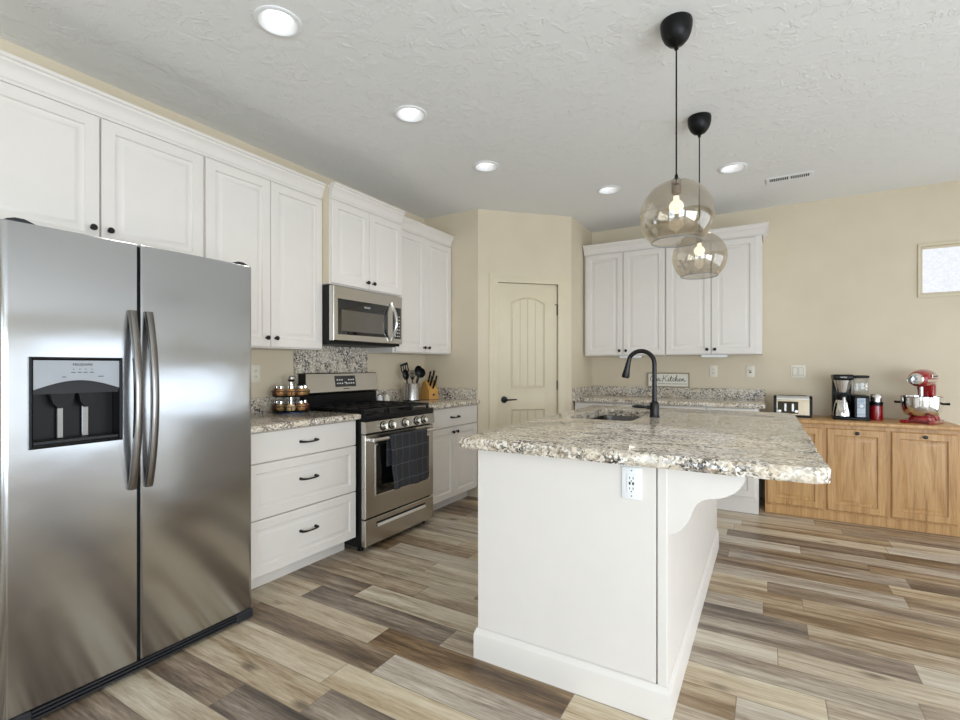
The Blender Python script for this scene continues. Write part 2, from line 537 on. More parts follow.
def wall_holes(name, axis, lo, hi, a0, a1, wins, z1=ZC, mat='wall'):
    """wall slab between lo..hi on its normal axis, a0..a1 along; wins (b0,b1,z0,z1) cut clean through"""
    bm = bmesh.new()
    cuts = sorted(set([a0, a1] + [c for q in wins for c in q[:2]]))
    for c0, c1 in zip(cuts, cuts[1:]):
        q = [q for q in wins if q[0] <= c0 + 1e-6 and q[1] >= c1 - 1e-6]
        spans = [(0, z1)] if not q else [(0, q[0][2]), (q[0][3], z1)]
        for s0, s1 in spans:
            if s1 - s0 < 1e-4: continue
            if axis == 'x': bx(bm, lo, hi, c0, c1, s0, s1)
            else: bx(bm, c0, c1, lo, hi, s0, s1)
    bmesh.ops.remove_doubles(bm, verts=bm.verts[:], dist=1e-5)
    return struct(link(name, bm, mat))


wall_holes('wall_left', 'x', -3.15, -3.0, -2.8, 4.12, [])
wall_holes('wall_back', 'y', 5.32, 5.47, -1.84, 3.15, [(1.085, 1.99, 1.837, 2.236)])
wall_holes('wall_right', 'x', 3.0, 3.15, -2.8, 5.32, [(1.90, 5.10, 0.06, 2.13), (-2.2, 1.2, 0.06, 1.80)])
wall_holes('wall_rear', 'y', -2.75, -2.6, -3.0, 3.0, [(-1.5, 0.0, 0.06, 2.13), (1.1, 2.8, 0.06, 2.13)])
wall_holes('wall_pantry_left', 'y', 3.97, 4.12, -3.0, -2.37, [])
wall_holes('wall_pantry_right', 'x', -1.84, -1.69, 4.65, 5.32, [])

# diagonal pantry wall: local x along the wall, facing -y
DL = math.hypot(0.68, 0.68)
DM = Matrix.Translation((-2.37, 3.97, 0)) @ Matrix.Rotation(PI / 4, 4, 'Z')
DS0, DS1, DZ = 0.195, 0.815, 2.055


def dplace(o):
    o.location = (-2.37, 3.97, 0); o.rotation_euler = (0, 0, PI / 4); return o


dw = wall_holes('wall_pantry_diagonal', 'y', 0.0, 0.12, 0.0, DL, [(DS0, DS1, 0.0, DZ)])
dplace(dw)

# casing
bm = bmesh.new()
CW = 0.085
path = []
cprof = [(0, 0.0), (0, -0.016), (0.012, -0.019), (0.05, -0.014), (0.062, -0.009), (CW, -0.008), (CW, 0.0)]   # (away from opening, y)
loops = []
for o, y in cprof:
    loops.append([bm.verts.new(p) for p in ((DS0 - o, y, 0), (DS0 - o, y, DZ + o), (DS1 + o, y, DZ + o), (DS1 + o, y, 0))])
for A, B in zip(loops, loops[1:] + loops[:1]):
    for k in range(3): bm.faces.new((A[k], A[k + 1], B[k + 1], B[k]))
bm.faces.new([L[0] for L in loops]); bm.faces.new([L[3] for L in loops][::-1])
o = struct(dplace(link('trim_1', bm, 'door')))
o['label'] = 'beige moulded casing around the pantry door'

# the door itself: slab with an arched beadboard panel above and a square one below
S0, S1, ZB, ZT = DS0 + 0.004, DS1 - 0.004, 0.008, DZ - 0.004
P0, P1 = S0 + 0.125, S1 - 0.125


def arch_loop(ins, z0, z1, rise):
    pts = [(P0 + ins, z0 + ins), (P1 - ins, z0 + ins)]
    n = 14
    for k in range(n + 1):
        u = 1 - 2 * k / n
        xx = (P0 + P1) / 2 + u * ((P1 - P0) / 2 - ins)
        pts.append((xx, z1 - ins - rise * u * u))
    return pts


bm = bmesh.new()
yf = 0.012
outer = [bm.verts.new(p) for p in ((S0, yf, ZB), (S1, yf, ZB), (S1, yf, ZT), (S0, yf, ZT))]
hl, panels = [], [(1.035, 1.925, 0.055), (0.20, 0.835, 0.0)]
for z0, z1, rise in panels:
    prof = [(0, yf), (0.006, yf - 0.004), (0.012, yf + 0.004), (0.022, yf + 0.010)]
    L = [[bm.verts.new((x, y, z)) for x, z in arch_loop(i, z0, z1, rise)] for i, y in prof]
    for A, B in zip(L, L[1:]):
        n = len(A)
        for k in range(n): bm.faces.new((A[k], A[(k + 1) % n], B[(k + 1) % n], B[k]))
    bm.faces.new(L[-1]); hl.append(L[0])
fill_holes(bm, outer, hl)
back = [bm.verts.new((v.co.x, yf + 0.035, v.co.z)) for v in outer]
bm.faces.new(back)
for i in range(4): bm.faces.new((outer[i], outer[(i + 1) % 4], back[(i + 1) % 4], back[i]))
door = struct(dplace(link('door_1', bm, 'door')))
door['label'] = 'beige pantry door with an arched beadboard panel'
for z0, z1, rise in panels:
    bm = bmesh.new()
    a, b = P0 + 0.024, P1 - 0.024
    nb = 4
    for k in range(nb):
        x0 = a + (b - a) * k / nb + 0.0025; x1 = a + (b - a) * (k + 1) / nb - 0.0025
        poly = [(x0, z0 + 0.024), (x1, z0 + 0.024)]
        for q in range(7):
            xx = x1 + (x0 - x1) * q / 6
            u = (xx - (P0 + P1) / 2) / ((P1 - P0) / 2 - 0.024)
            poly.append((xx, z1 - 0.024 - rise * u * u))
        prism(bm, poly, 'y', yf + 0.0045, yf + 0.0105)
    link('beadboard_panel', bm, 'door', door)
bm = bmesh.new()
hx = S0 + 0.065
lathe(bm, [(0.0, -0.012), (0.03, -0.010), (0.033, 0.0)], seg=24, mat=at(hx, yf, 0.925, Matrix.Rotation(PI / 2, 4, 'X') @ Matrix.Scale(-1, 4, (0, 0, 1))))
tube(bm, [(hx, yf, 0.925), (hx, yf - 0.05, 0.925), (hx + 0.02, yf - 0.056, 0.925), (hx + 0.11, yf - 0.052, 0.928)], [0.009, 0.009, 0.009, 0.006], 10)
h = link('door_handle', bm, 'bronze', door); h['label'] = 'dark bronze lever handle'
for hz in (1.80, 1.06, 0.30):
    bm = bmesh.new(); tube(bm, [(S1 + 0.002, yf - 0.006, hz - 0.045), (S1 + 0.002, yf - 0.006, hz + 0.045)], 0.0065, 8)
    if hz > 1.5:
        tube(bm, [(S1 - 0.03, yf - 0.02, hz + 0.055), (S1 + 0.06, yf - 0.02, hz + 0.055)], 0.004, 8)
        tube(bm, [(S1 + 0.002, yf - 0.006, hz + 0.03), (S1 + 0.002, yf - 0.02, hz + 0.055)], 0.004, 8)
    link('hinge', bm, 'bronze', door)

# high frosted window in the back wall
wf = bmesh.new()
for d in ((1.085, 1.99, 5.34, 5.40, 1.837, 1.855), (1.085, 1.99, 5.34, 5.40, 2.218, 2.236), (1.085, 1.103, 5.34, 5.40, 1.855, 2.218), (1.972, 1.99, 5.34, 5.40, 1.855, 2.218)):
    bx(wf, *d, bev=0.003)
for d in ((1.067, 2.008, 5.308, 5.3195, 1.815, 1.836), (1.067, 2.008, 5.308, 5.3195, 2.237, 2.256), (1.067, 1.0845, 5.308, 5.3195, 1.836, 2.237), (1.9905, 2.008, 5.308, 5.3195, 1.836, 2.237)): bx(wf, *d, bev=0.002)
win = struct(link('window_1', wf, 'door'))
win['label'] = 'small high window with a bright frosted pane'
box('window_pane', (1.103, 1.972, 5.365, 5.375, 1.855, 2.218), 'frost', win)


def window(name, axis, pos, a0, a1, z0, z1, nx, nz):
    bm = bmesh.new(); t = 0.05
    def put(b0, b1, s0, s1, d=0.05):
        if axis == 'x': bx(bm, pos, pos + d, b0, b1, s0, s1)
        else: bx(bm, b0, b1, pos - d, pos, s0, s1)
    put(a0, a1, z0, z0 + t); put(a0, a1, z1 - t, z1)
    put(a0, a0 + t, z0 + t, z1 - t); put(a1 - t, a1, z0 + t, z1 - t)
    for k in range(1, nx):
        c = a0 + (a1 - a0) * k / nx; put(c - 0.03, c + 0.03, z0 + t, z1 - t)
    for k in range(1, nz):
        c = z0 + (z1 - z0) * k / nz; put(a0 + t, a1 - t, c - 0.012, c + 0.012, 0.03)
    o = struct(link(name, bm, 'trim')); return o


window('window_2', 'x', 3.005, 1.90, 5.10, 0.06, 2.13, 3, 1)
window('window_3', 'x', 3.005, -2.2, 1.2, 0.06, 1.80, 3, 2)  # unseen, shaped low and wide around the right-hand fill light
window('window_4', 'y', -2.605, -1.5, 0.0, 0.06, 2.13, 2, 2)
window('window_5', 'y', -2.605, 1.1, 2.8, 0.06, 2.13, 2, 2)

bbp = [(0, 0), (0.014, 0), (0.014, 0.10), (0.008, 0.115), (0, 0.12)]
for nm, pth in (('baseboard_back', [(1.26, 5.32), (3.0, 5.32)]), ('baseboard_right', [(3.0, 5.3), (3.0, 5.12)])):
    bm = bmesh.new(); sweep(bm, pth, bbp); struct(link(nm, bm, 'trim'))

# ------------------------------------------------------------------ cabinets
DOORP = [(0, 0.0), (0, -0.017), (0.003, -0.020), (0.054, -0.020), (0.058, -0.010), (0.066, -0.0085), (0.090, -0.0185), (0.092, -0.0195), (0.096, -0.0195)]
DRAWP = [(0, 0.0), (0, -0.017), (0.003, -0.020), (0.050, -0.020), (0.054, -0.011), (0.061, -0.010), (0.080, -0.0185), (0.086, -0.0185)]
SLABP = [(0, 0.0), (0, -0.016), (0.004, -0.020)]
CROWN = [(0, 0), (0.006, 0), (0.010, 0.010), (0.018, 0.016), (0.024, 0.040), (0.040, 0.064), (0.050, 0.072), (0.052, 0.082), (0.062, 0.086), (0.062, 0.100), (0, 0.100)]


def knob(parent, x, z, y=-0.020, mat='bronze'):
    bm = bmesh.new()
    lathe(bm, [(0.0075, 0), (0.005, 0.006), (0.0055, 0.012), (0.0135, 0.018), (0.0145, 0.023), (0.011, 0.028), (0.0, 0.030)], seg=18,
          mat=Matrix.Rotation(PI / 2, 4, 'X'))
    o = link('knob', bm, mat, parent); o.location = (x, y, z)
    return o


def bar_pull(parent, x, z, y=-0.020):
    bm = bmesh.new(); s = 0.055
    tube(bm, [(-s, 0, 0), (-s, -0.026, 0.0), (-s + 0.012, -0.031, -0.001), (-0.02, -0.030, -0.004), (0.02, -0.030, -0.004), (s - 0.012, -0.031, -0.001), (s, -0.026, 0), (s, 0, 0)],
         [0.009, 0.007, 0.006, 0.0048, 0.0048, 0.006, 0.007, 0.009], 10)
    o = link('handle', bm, 'bronze', parent); o.location = (x, y, z)
    return o


def cab_door(parent, x0, x1, z0, z1, prof=DOORP, mat='cab', name='door'):
    bm = bmesh.new(); rects(bm, x0, x1, z0, z1, prof)
    return link(name, bm, mat, parent)


def upper(label, loc, rz, wid, dep, z0, doors, knobz, crown_path, group='white wall cabinets', ztop=2.405, top_gap=0.0):
    """loc: front-left corner of the carcass; local z is world z"""
    t = thing('wall_cabinet', label, 'cabinet', (loc[0], loc[1], 0), rz, group)
    box('body', (0, wid, 0.0, dep, z0, 2.50), 'cab', t, bev=0.002)
    for (a, b, side) in doors:
        d = cab_door(t, a, b, z0 + 0.008, ztop)
        knob(d, b - 0.030 if side == 'r' else a + 0.030, knobz)
    bm = bmesh.new(); sweep(bm, crown_path, [(o * 0.80 + 0.004, z + 2.412) for o, z in CROWN])
    link('crown', bm, 'cab', t)
    return t


# left wall (faces +x): local x runs towards the back of the room
upper('wide white wall cabinet above the refrigerator', (-2.69, 0.563), PI / 2, 0.9748, 0.308, 1.80,
      [(0.004, 0.484, 'r'), (0.492, 0.966, 'l')], 1.885, [(0, 0), (0.9749, 0)])
upper('tall white two-door wall cabinet between refrigerator and microwave', (-2.69, 1.538), PI / 2, 0.826, 0.308, 1.362,
      [(0.006, 0.412, 'r'), (0.416, 0.822, 'l')], 1.425, [(0, 0), (0.826, 0)])
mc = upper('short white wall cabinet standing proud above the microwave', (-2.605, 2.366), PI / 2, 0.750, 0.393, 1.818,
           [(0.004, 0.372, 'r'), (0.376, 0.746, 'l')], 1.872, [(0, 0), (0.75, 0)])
upper('tall white two-door wall cabinet beside the pantry wall', (-2.69, 3.119), PI / 2, 0.845, 0.308, 1.362,
      [(0.025, 0.43, 'r'), (0.434, 0.84, 'l')], 1.415, [(0, 0), (0.845, 0)])
# left side of the proud cabinet; shade and beige bounce put in as wall colour
o = box('shaded_side', (-0.0035, -0.0003, 0.006, 0.30, 1.822, 2.51), 'wall', mc); o['label'] = 'cabinet side with shade and beige bounce painted in'
# back wall (faces -y)
upper('left white two-door wall cabinet on the back wall beside the pantry', (-1.675, 5.01), 0, 0.815, 0.308, 1.355,
      [(0.022, 0.405, 'r'), (0.411, 0.809, 'l')], 1.405, [(0, 0), (0.815, 0)])
upper('right white two-door wall cabinet on the back wall, crown returning at its end', (-0.859, 5.01), 0, 0.815, 0.308, 1.355,
      [(0.006, 0.400, 'r'), (0.406, 0.775, 'l')], 1.405, [(0, 0), (0.815, 0), (0.815, 0.308)])


def base_cab(label, loc, rz, wid, dep, rows, ztop=0.896, toe=0.095, group='white base cabinets', matc='cab'):
    t = thing('base_cabinet', label, 'cabinet', (loc[0], loc[1], 0), rz, group)
    box('body', (0, wid, 0, dep, 0.10, ztop), matc, t, bev=0.002)
    o = box('toe_kick', (0, wid, toe, dep, 0, 0.10), matc, t)
    for kind, a, b, z0, z1, hw in rows:
        if kind == 'slab':
            d = cab_door(t, a, b, z0, z1, SLABP, matc, 'drawer'); bar_pull(d, (a + b) / 2, (z0 + z1) / 2)
        elif kind == 'drawer':
            d = cab_door(t, a, b, z0, z1, DRAWP, matc, 'drawer'); bar_pull(d, (a + b) / 2, (z0 + z1) / 2 + hw)
        else:
            d = cab_door(t, a, b, z0, z1, DOORP, matc); knob(d, b - 0.03 if hw == 'r' else a + 0.03, z1 - 0.04)
    return t


base_cab('white three-drawer base cabinet between refrigerator and range', (-2.39, 1.56), PI / 2, 0.826, 0.585,
         [('slab', 0.03, 0.820, 0.722, 0.888, 0), ('drawer', 0.03, 0.820, 0.416, 0.716, 0.02), ('drawer', 0.03, 0.820, 0.106, 0.410, 0.02)])
base_cab('white base cabinet with one drawer and two doors between range and pantry', (-2.39, 3.164), PI / 2, 0.801, 0.585,
         [('slab', 0.01, 0.790, 0.722, 0.888, 0), ('door', 0.01, 0.398, 0.106, 0.716, 'r'), ('door', 0.402, 0.790, 0.106, 0.716, 'l')])
base_cab('white base cabinet on the back wall next to the pantry', (-1.68, 4.72), 0, 0.81, 0.58,
         [('slab', 0.01, 0.40, 0.722, 0.888, 0), ('slab', 0.41, 0.80, 0.722, 0.888, 0), ('door', 0.01, 0.40, 0.106, 0.716, 'r'), ('door', 0.41, 0.80, 0.106, 0.716, 'l')], toe=0.06)
base_cab('white base cabinet on the back wall next to the oak sideboard', (-0.868, 4.72), 0, 0.80, 0.58,
         [('slab', 0.01, 0.39, 0.722, 0.888, 0), ('slab', 0.40, 0.775, 0.722, 0.888, 0), ('door', 0.01, 0.39, 0.14, 0.716, 'r'), ('door', 0.40, 0.775, 0.14, 0.716, 'l')], toe=0.004)


# ------------------------------------------------------------------ granite
def resample(loop, step):
    out = []
    n = len(loop)
    for i in range(n):
        a = Vector(loop[i]); b = Vector(loop[(i + 1) % n])
        k = max(1, int(round((b - a).length / step)))
        for q in range(k): out.append(a + (b - a) * q / k)
    return out


def slab(name, poly, z0, z1, amp, step, mat, holes=(), rough_if=None):
    """stone slab, poly counter-clockwise; edges hammered with noise of amplitude amp"""
    bm = bmesh.new()
    L = resample(poly, step); n = len(L)
    nrm = []
    for i in range(n):
        d = (L[(i + 1) % n] - L[i - 1]).normalized(); nrm.append(Vector((d.y, -d.x)))
    H = z1 - z0
    rows = [(z0, -0.004), (z0 + 0.15 * H, 0.0), (z0 + 0.45 * H, 0.002), (z0 + 0.75 * H, 0.0), (z1 - 0.006, -0.002), (z1, -0.009)]
    if amp < 0.001: rows = [(z0, -0.002), (z0 + 0.004, 0), (z1 - 0.006, 0), (z1 - 0.002, -0.002), (z1, -0.006)]
    rings = []
    for j, (z, off) in enumerate(rows):
        R = []
        for i in range(n):
            p = L[i]; q = nrm[i]
            a = amp if (rough_if is None or rough_if(p)) else 0.0
            d = off + a * (noise.noise(Vector((p.x * 22, p.y * 22, z * 38))) + 0.6 * noise.noise(Vector((p.x * 60, p.y * 60, z * 80))))
            zz = z
            R.append(bm.verts.new((p.x + q.x * d, p.y + q.y * d, zz)))
        rings.append(R)
    for A, B in zip(rings, rings[1:]):
        for i in range(n): bm.faces.new((A[i], A[(i + 1) % n], B[(i + 1) % n], B[i]))
    ht, hb = [], []
    for hp in holes:
        ht.append([bm.verts.new((x, y, z1)) for x, y in hp]); hb.append([bm.verts.new((x, y, z0)) for x, y in hp])
        m = len(hp)
        for i in range(m): bm.faces.new((ht[-1][i], ht[-1][(i + 1) % m], hb[-1][(i + 1) % m], hb[-1][i]))
    if holes:
        fill_holes(bm, rings[-1], ht); fill_holes(bm, rings[0], hb)
    else:
        bm.faces.new(rings[-1]); bm.faces.new(rings[0][::-1])
    return link(name, bm, mat, smooth=40)


ZT1 = 0.930
tag(slab('countertop', [(-2.978, 1.54), (-2.335, 1.54), (-2.335, 2.388), (-2.978, 2.388)], 0.897, ZT1, 0.0, 0.05, 'granite'),
    'granite countertop between refrigerator and range, under the spice rack', 'countertop', 'granite countertops')
tag(slab('countertop', [(-2.978, 3.164), (-2.335, 3.164), (-2.335, 3.945), (-2.978, 3.945)], 0.897, ZT1, 0.0, 0.05, 'granite'),
    'granite countertop between range and pantry, under the knife block', 'countertop', 'granite countertops')
tag(slab('countertop', [(-1.668, 4.668), (-0.02, 4.668), (-0.02, 5.298), (-1.668, 5.298)], 0.897, ZT1, 0.0, 0.05, 'granite'),
    'long granite countertop along the back wall beyond the island', 'countertop', 'granite countertops')


def splash(label, d):
    return tag(box('backsplash', d, 'granite', bev=0.003), label, 'backsplash', 'granite backsplashes')


splash('low granite backsplash on the left wall behind the spice rack', (-2.998, -2.978, 1.54, 2.378, 0.8975, 1.035))
splash('low granite backsplash on the left wall behind the utensil crock', (-2.998, -2.978, 3.164, 3.968, 0.8975, 1.035))
splash('low granite backsplash on the pantry side wall behind the knife block', (-2.976, -2.375, 3.946, 3.968, 0.8975, 1.035))
splash('long granite backsplash on the back wall under the small sign', (-1.688, -0.02, 5.298, 5.318, 0.8975, 1.03))
splash('short granite backsplash on the pantry wall facing the back counter', (-1.688, -1.668, 4.668, 5.296, 0.8975, 1.03))
tag(box('granite_panel', (-2.998, -2.972, 2.38, 3.122, 0.94, 1.43), 'granite', bev=0.002), 'tall granite wall panel behind the range', 'wall panel')

# ------------------------------------------------------------------ island
isl = thing('kitchen_island', 'white kitchen island with baseboard, corner post and bracket under the overhang', 'island', (-0.70, 2.75, 0))


def il(d):   # world box -> island-local
    return (d[0] + 0.70, d[1] + 0.70, d[2] - 2.75, d[3] - 2.75, d[4], d[5])


IX0, IX1, IY0, IY1, IZ = -1.075, -0.312, 1.80, 3.72, 0.8965
bm = bmesh.new()      # carcass, hollowed where the sink hangs
for d in ((IX0 + 0.012, IX1 - 0.012, IY0 + 0.014, 2.62, 0, IZ), (IX0 + 0.012, IX1 - 0.012, 3.58, IY1 - 0.012, 0, IZ),
          (IX0 + 0.012, IX0 + 0.022, 2.62, 3.58, 0, IZ), (-0.55, IX1 - 0.012, 2.62, 3.58, 0, IZ), (IX0 + 0.022, -0.55, 2.62, 3.58, 0, 0.62)):
    bx(bm, *il(d))
link('body', bm, 'cab', isl)
box('front_panel', il((IX0, -0.341, IY0, IY0 + 0.013, 0.0, IZ)), 'cab', isl, bev=0.001)
box('corner_post', il((-0.336, -0.3035, IY0 - 0.002, IY0 + 0.03, 0.0, IZ)), 'cab', isl, bev=0.002)
box('side_panel', il((IX1 - 0.011, -0.3035, IY0 + 0.031, IY1, 0.0, IZ)), 'cab', isl, bev=0.001)
box('back_panel', il((IX0, IX1 - 0.012, IY1 - 0.011, IY1, 0.0, IZ)), 'cab', isl, bev=0.001)
bm = bmesh.new()
bp = [(0, 0), (0.012, 0), (0.012, 0.100), (0.010, 0.108), (0.005, 0.116), (0.004, 0.124), (0, 0.127)]
sweep(bm, [(p[0] + 0.70, p[1] - 2.75) for p in ((IX0 - 0.001, 1.90), (IX0 - 0.001, IY0 - 0.003), (-0.303, IY0 - 0.003), (-0.303, IY1 + 0.001), (IX0 - 0.001, IY1 + 0.001))], bp)
link('baseboard', bm, 'cab', isl)
# curved bracket
prof = [(-0.3032, 0.8965), (-0.060, 0.8965), (-0.066, 0.872), (-0.078, 0.850), (-0.096, 0.830), (-0.118, 0.816), (-0.140, 0.808), (-0.168, 0.803), (-0.190, 0.795),
        (-0.208, 0.780), (-0.219, 0.760), (-0.228, 0.735), (-0.240, 0.708), (-0.258, 0.684), (-0.280, 0.667), (-0.3032, 0.660)]
bm = bmesh.new(); prism(bm, [(x + 0.70, z) for x, z in prof], 'y', 1.802 - 2.75, 1.84 - 2.75)
o = link('bracket', bm, 'cab', isl)
# outlet on the end panel
ox, oz = -0.4245, 0.826
pl = box('outlet', il((ox - 0.036, ox + 0.036, IY0 - 0.006, IY0, oz - 0.058, oz + 0.058)), 'white', isl, bev=0.003, seg=2)
pl['label'] = 'white duplex outlet'
bm = bmesh.new(); bx(bm, *il((ox - 0.017, ox + 0.017, IY0 - 0.0085, IY0 - 0.005, oz - 0.034, oz + 0.034)), bev=0.002); link('receptacle', bm, 'white', pl)
for dz in (0.019, -0.019):
    bm = bmesh.new()
    for dx in (-0.006, 0.006): bx(bm, *il((ox + dx - 0.0012, ox + dx + 0.0012, IY0 - 0.0092, IY0 - 0.008, oz + dz - 0.004, oz + dz + 0.005)))
    bx(bm, *il((ox - 0.002, ox + 0.002, IY0 - 0.0092, IY0 - 0.008, oz + dz - 0.012, oz + dz - 0.008)))
    link('slots', bm, 'dark', pl)
for dx in (-0.006, 0.006):
    bm = bmesh.new(); bx(bm, *il((ox + dx - 0.003, ox + dx + 0.003, IY0 - 0.0092, IY0 - 0.008, oz - 0.005, oz + 0.005))); link('charging_port', bm, 'dark', pl)
for dz in (0.046, -0.046):
    bm = bmesh.new(); bx(bm, *il((ox - 0.002, ox + 0.002, IY0 - 0.0068, IY0 - 0.006, oz + dz - 0.002, oz + dz + 0.002))); link('screw', bm, 'dark', pl)

# island top with its undermount sink cut-out
IT0, IT1 = 0.898, 0.945
SX0, SX1, SY0, SY1 = -1.02, -0.65, 2.735, 3.47


def rrect(x0, x1, y0, y1, r, n=6):
    out = []
    for cx, cy, a0 in ((x1 - r, y1 - r, 0), (x0 + r, y1 - r, PI / 2), (x0 + r, y0 + r, PI), (x1 - r, y0 + r, 1.5 * PI)):
        for k in range(n + 1):
            a = a0 + PI / 2 * k / n; out.append((cx + r * math.cos(a), cy + r * math.sin(a)))
    return out


top = [(-1.135, 1.752), (0.125, 1.752), (0.162, 1.79), (0.150, 3.62), (0.12, 3.75), (-1.16, 3.75), (-1.185, 3.72)]
tag(slab('island_countertop', top, IT0, IT1, 0.006, 0.014, 'granite', holes=[rrect(SX0, SX1, SY0, SY1, 0.06)]),
    'thick granite island countertop with chiselled edge and sink cut-out', 'countertop')

# sink
bm = bmesh.new()
A = rrect(SX0 - 0.02, SX1 + 0.02, SY0 - 0.02, SY1 + 0.02, 0.07); B = rrect(SX0 + 0.002, SX1 - 0.002, SY0 + 0.002, SY1 - 0.002, 0.06)
Cc = rrect(SX0 + 0.012, SX1 - 0.012, SY0 + 0.012, SY1 - 0.012, 0.055); D = rrect(SX0 + 0.04, SX1 - 0.04, SY0 + 0.04, SY1 - 0.04, 0.04)
Ls = [[bm.verts.new((x, y, z)) for x, y in q] for q, z in ((A, 0.8965), (B, 0.8965), (Cc, 0.72), (D, 0.70))]
for P_, Q_ in zip(Ls, Ls[1:]):
    n = len(P_)
    for k in range(n): bm.faces.new((P_[k], P_[(k + 1) % n], Q_[(k + 1) % n], Q_[k]))
bm.faces.new(Ls[-1])
snk = link('sink', bm, 'steel_dark'); tag(snk, 'stainless undermount sink set into the island top', 'sink')
md = snk.modifiers.new('thick', 'SOLIDIFY'); md.thickness = 0.0015; md.offset = -1
bm = bmesh.new(); lathe(bm, [(0.0, 0.001), (0.03, 0.001), (0.042, 0.004), (0.044, 0.0015)], c=((SX0 + SX1) / 2, 3.1, 0.70), seg=24)
link('drain', bm, 'chrome', snk)

# faucet
fa = thing('faucet', 'tall black gooseneck kitchen faucet on the island beside the sink', 'faucet', (-0.585, 3.04, IT1))
bm = bmesh.new(); lathe(bm, [(0.030, 0), (0.030, 0.006), (0.027, 0.010), (0.026, 0.078), (0.023, 0.088), (0.016, 0.094), (0.015, 0.10)], seg=24)
link('base', bm, 'bronze', fa)
bm = bmesh.new()
R = 0.078; zc = 0.318
pts = [(0, 0, 0.095), (0, 0, 0.20), (0, 0, zc)] + [(-R + R * math.cos(a), 0, zc + R * math.sin(a)) for a in [PI * k / 14 for k in range(1, 13)]]
tube(bm, pts, [0.0145] + [0.0135] * (len(pts) - 1), 14)
link('spout', bm, 'bronze', fa)
e = Vector(pts[-1]); d = (Vector(pts[-1]) - Vector(pts[-2])).normalized()
bm = bmesh.new()
d2 = Vector((-0.20, 0, -0.98)).normalized()
tube(bm, [e - d * 0.004, e + d2 * 0.03, e + d2 * 0.055, e + d2 * 0.11, e + d2 * 0.122], [0.0135, 0.015, 0.017, 0.024, 0.021], 16)
link('spray_head', bm, 'bronze', fa)
bm = bmesh.new(); tube(bm, [(0, 0, 0.055), (-0.042, -0.010, 0.057)], 0.012, 12)
tube(bm, [(-0.040, -0.0095, 0.057), (-0.062, -0.014, 0.059), (-0.100, -0.024, 0.061), (-0.125, -0.03, 0.060)], [0.008, 0.0095, 0.010, 0.005], 12)
link('lever', bm, 'bronze', fa)

# ------------------------------------------------------------------ refrigerator
FX, FY0, FY1 = -2.19, 0.580, 1.506
fr = thing('refrigerator', 'stainless side-by-side refrigerator with ice and water dispenser', 'refrigerator', (FX, FY0, 0), PI / 2)
FW = FY1 - FY0
box('body', (0.004, FW - 0.004, 0.10, 0.79, 0.03, 1.725), 'greypl', fr, bev=0.006)


def fridge_door(name, x0, x1, z0, z1, rl, rr, hole=None):
    """bowed front, rounded outer edges. profile in plan, extruded in z"""
    bm = bmesh.new()
    def front(x):
        u = (x - FW / 2) / (FW / 2)
        y = 0.008 * u * u
        if rl and x < x0 + rl:
            k = (x0 + rl - x) / rl; y += 0.022 * (1 - math.sqrt(max(0, 1 - k * k)))
        if rr and x > x1 - rr:
            k = (x - x1 + rr) / rr; y += 0.022 * (1 - math.sqrt(max(0, 1 - k * k)))
        return y
    def xs_for(a, b):
        s = set()
        n = 40
        for k in range(n + 1): s.add(round(a + (b - a) * k / n, 6))
        if rl and a <= x0:
            for k in range(13): s.add(round(x0 + rl * (1 - math.cos(PI / 2 * k / 12)), 6))
        if rr and b >= x1:
            for k in range(13): s.add(round(x1 - rr * (1 - math.cos(PI / 2 * k / 12)), 6))
        return sorted(s)
    zr = [z0, z1] if not hole else [z0, hole[2], hole[3], z1]
    xb = [x0, x1] if not hole else [x0, hole[0], hole[1], x1]
    xs = []
    for a, b in zip(xb, xb[1:]): xs += xs_for(a, b)
    xs = sorted(set(xs))
    # vertical lines, tiny roll at top and bottom edge
    zs = []
    for a, b in zip(zr, zr[1:]): zs += [a] if a != z0 else [z0, z0 + 0.004]
    zs += [z1 - 0.006, z1]
    zs = sorted(set(zs))
    grid = {}
    for x in xs:
        for z in zs:
            y = front(x)
            if z in (z0, z1): y += 0.004
            grid[x, z] = bm.verts.new((x, y, z))
    for a, b in zip(xs, xs[1:]):
        for c, e in zip(zs, zs[1:]):
            if hole and a >= hole[0] - 1e-6 and b <= hole[1] + 1e-6 and c >= hole[2] - 1e-6 and e <= hole[3] + 1e-6: continue
            bm.faces.new((grid[a, c], grid[b, c], grid[b, e], grid[a, e]))
    yb = 0.085
    bl = {(x, z): bm.verts.new((x, yb, z)) for x in xs for z in (z0, z1)}
    for a, b in zip(xs, xs[1:]):
        for z in (z0, z1): bm.faces.new((grid[a, z], grid[b, z], bl[b, z], bl[a, z]))
        bm.faces.new((bl[a, z0], bl[b, z0], bl[b, z1], bl[a, z1]))
    for x in (xs[0], xs[-1]):
        bm.faces.new([grid[x, z] for z in zs] + [bl[x, z1], bl[x, z0]])
    if hole:   # return into the door around the dispenser
        hx = [x for x in xs if hole[0] - 1e-6 <= x <= hole[1] + 1e-6]
        ring = [grid[x, zs_] for zs_ in (min(zs, key=lambda q: abs(q - hole[2])),) for x in hx] + [grid[x, min(zs, key=lambda q: abs(q - hole[3]))] for x in reversed(hx)]
        inner = [bm.verts.new((v.co.x, 0.07, v.co.z)) for v in ring]
        n = len(ring)
        for k in range(n): bm.faces.new((ring[k], ring[(k + 1) % n], inner[(k + 1) % n], inner[k]))
    return link(name, bm, 'steel', fr, smooth=50)


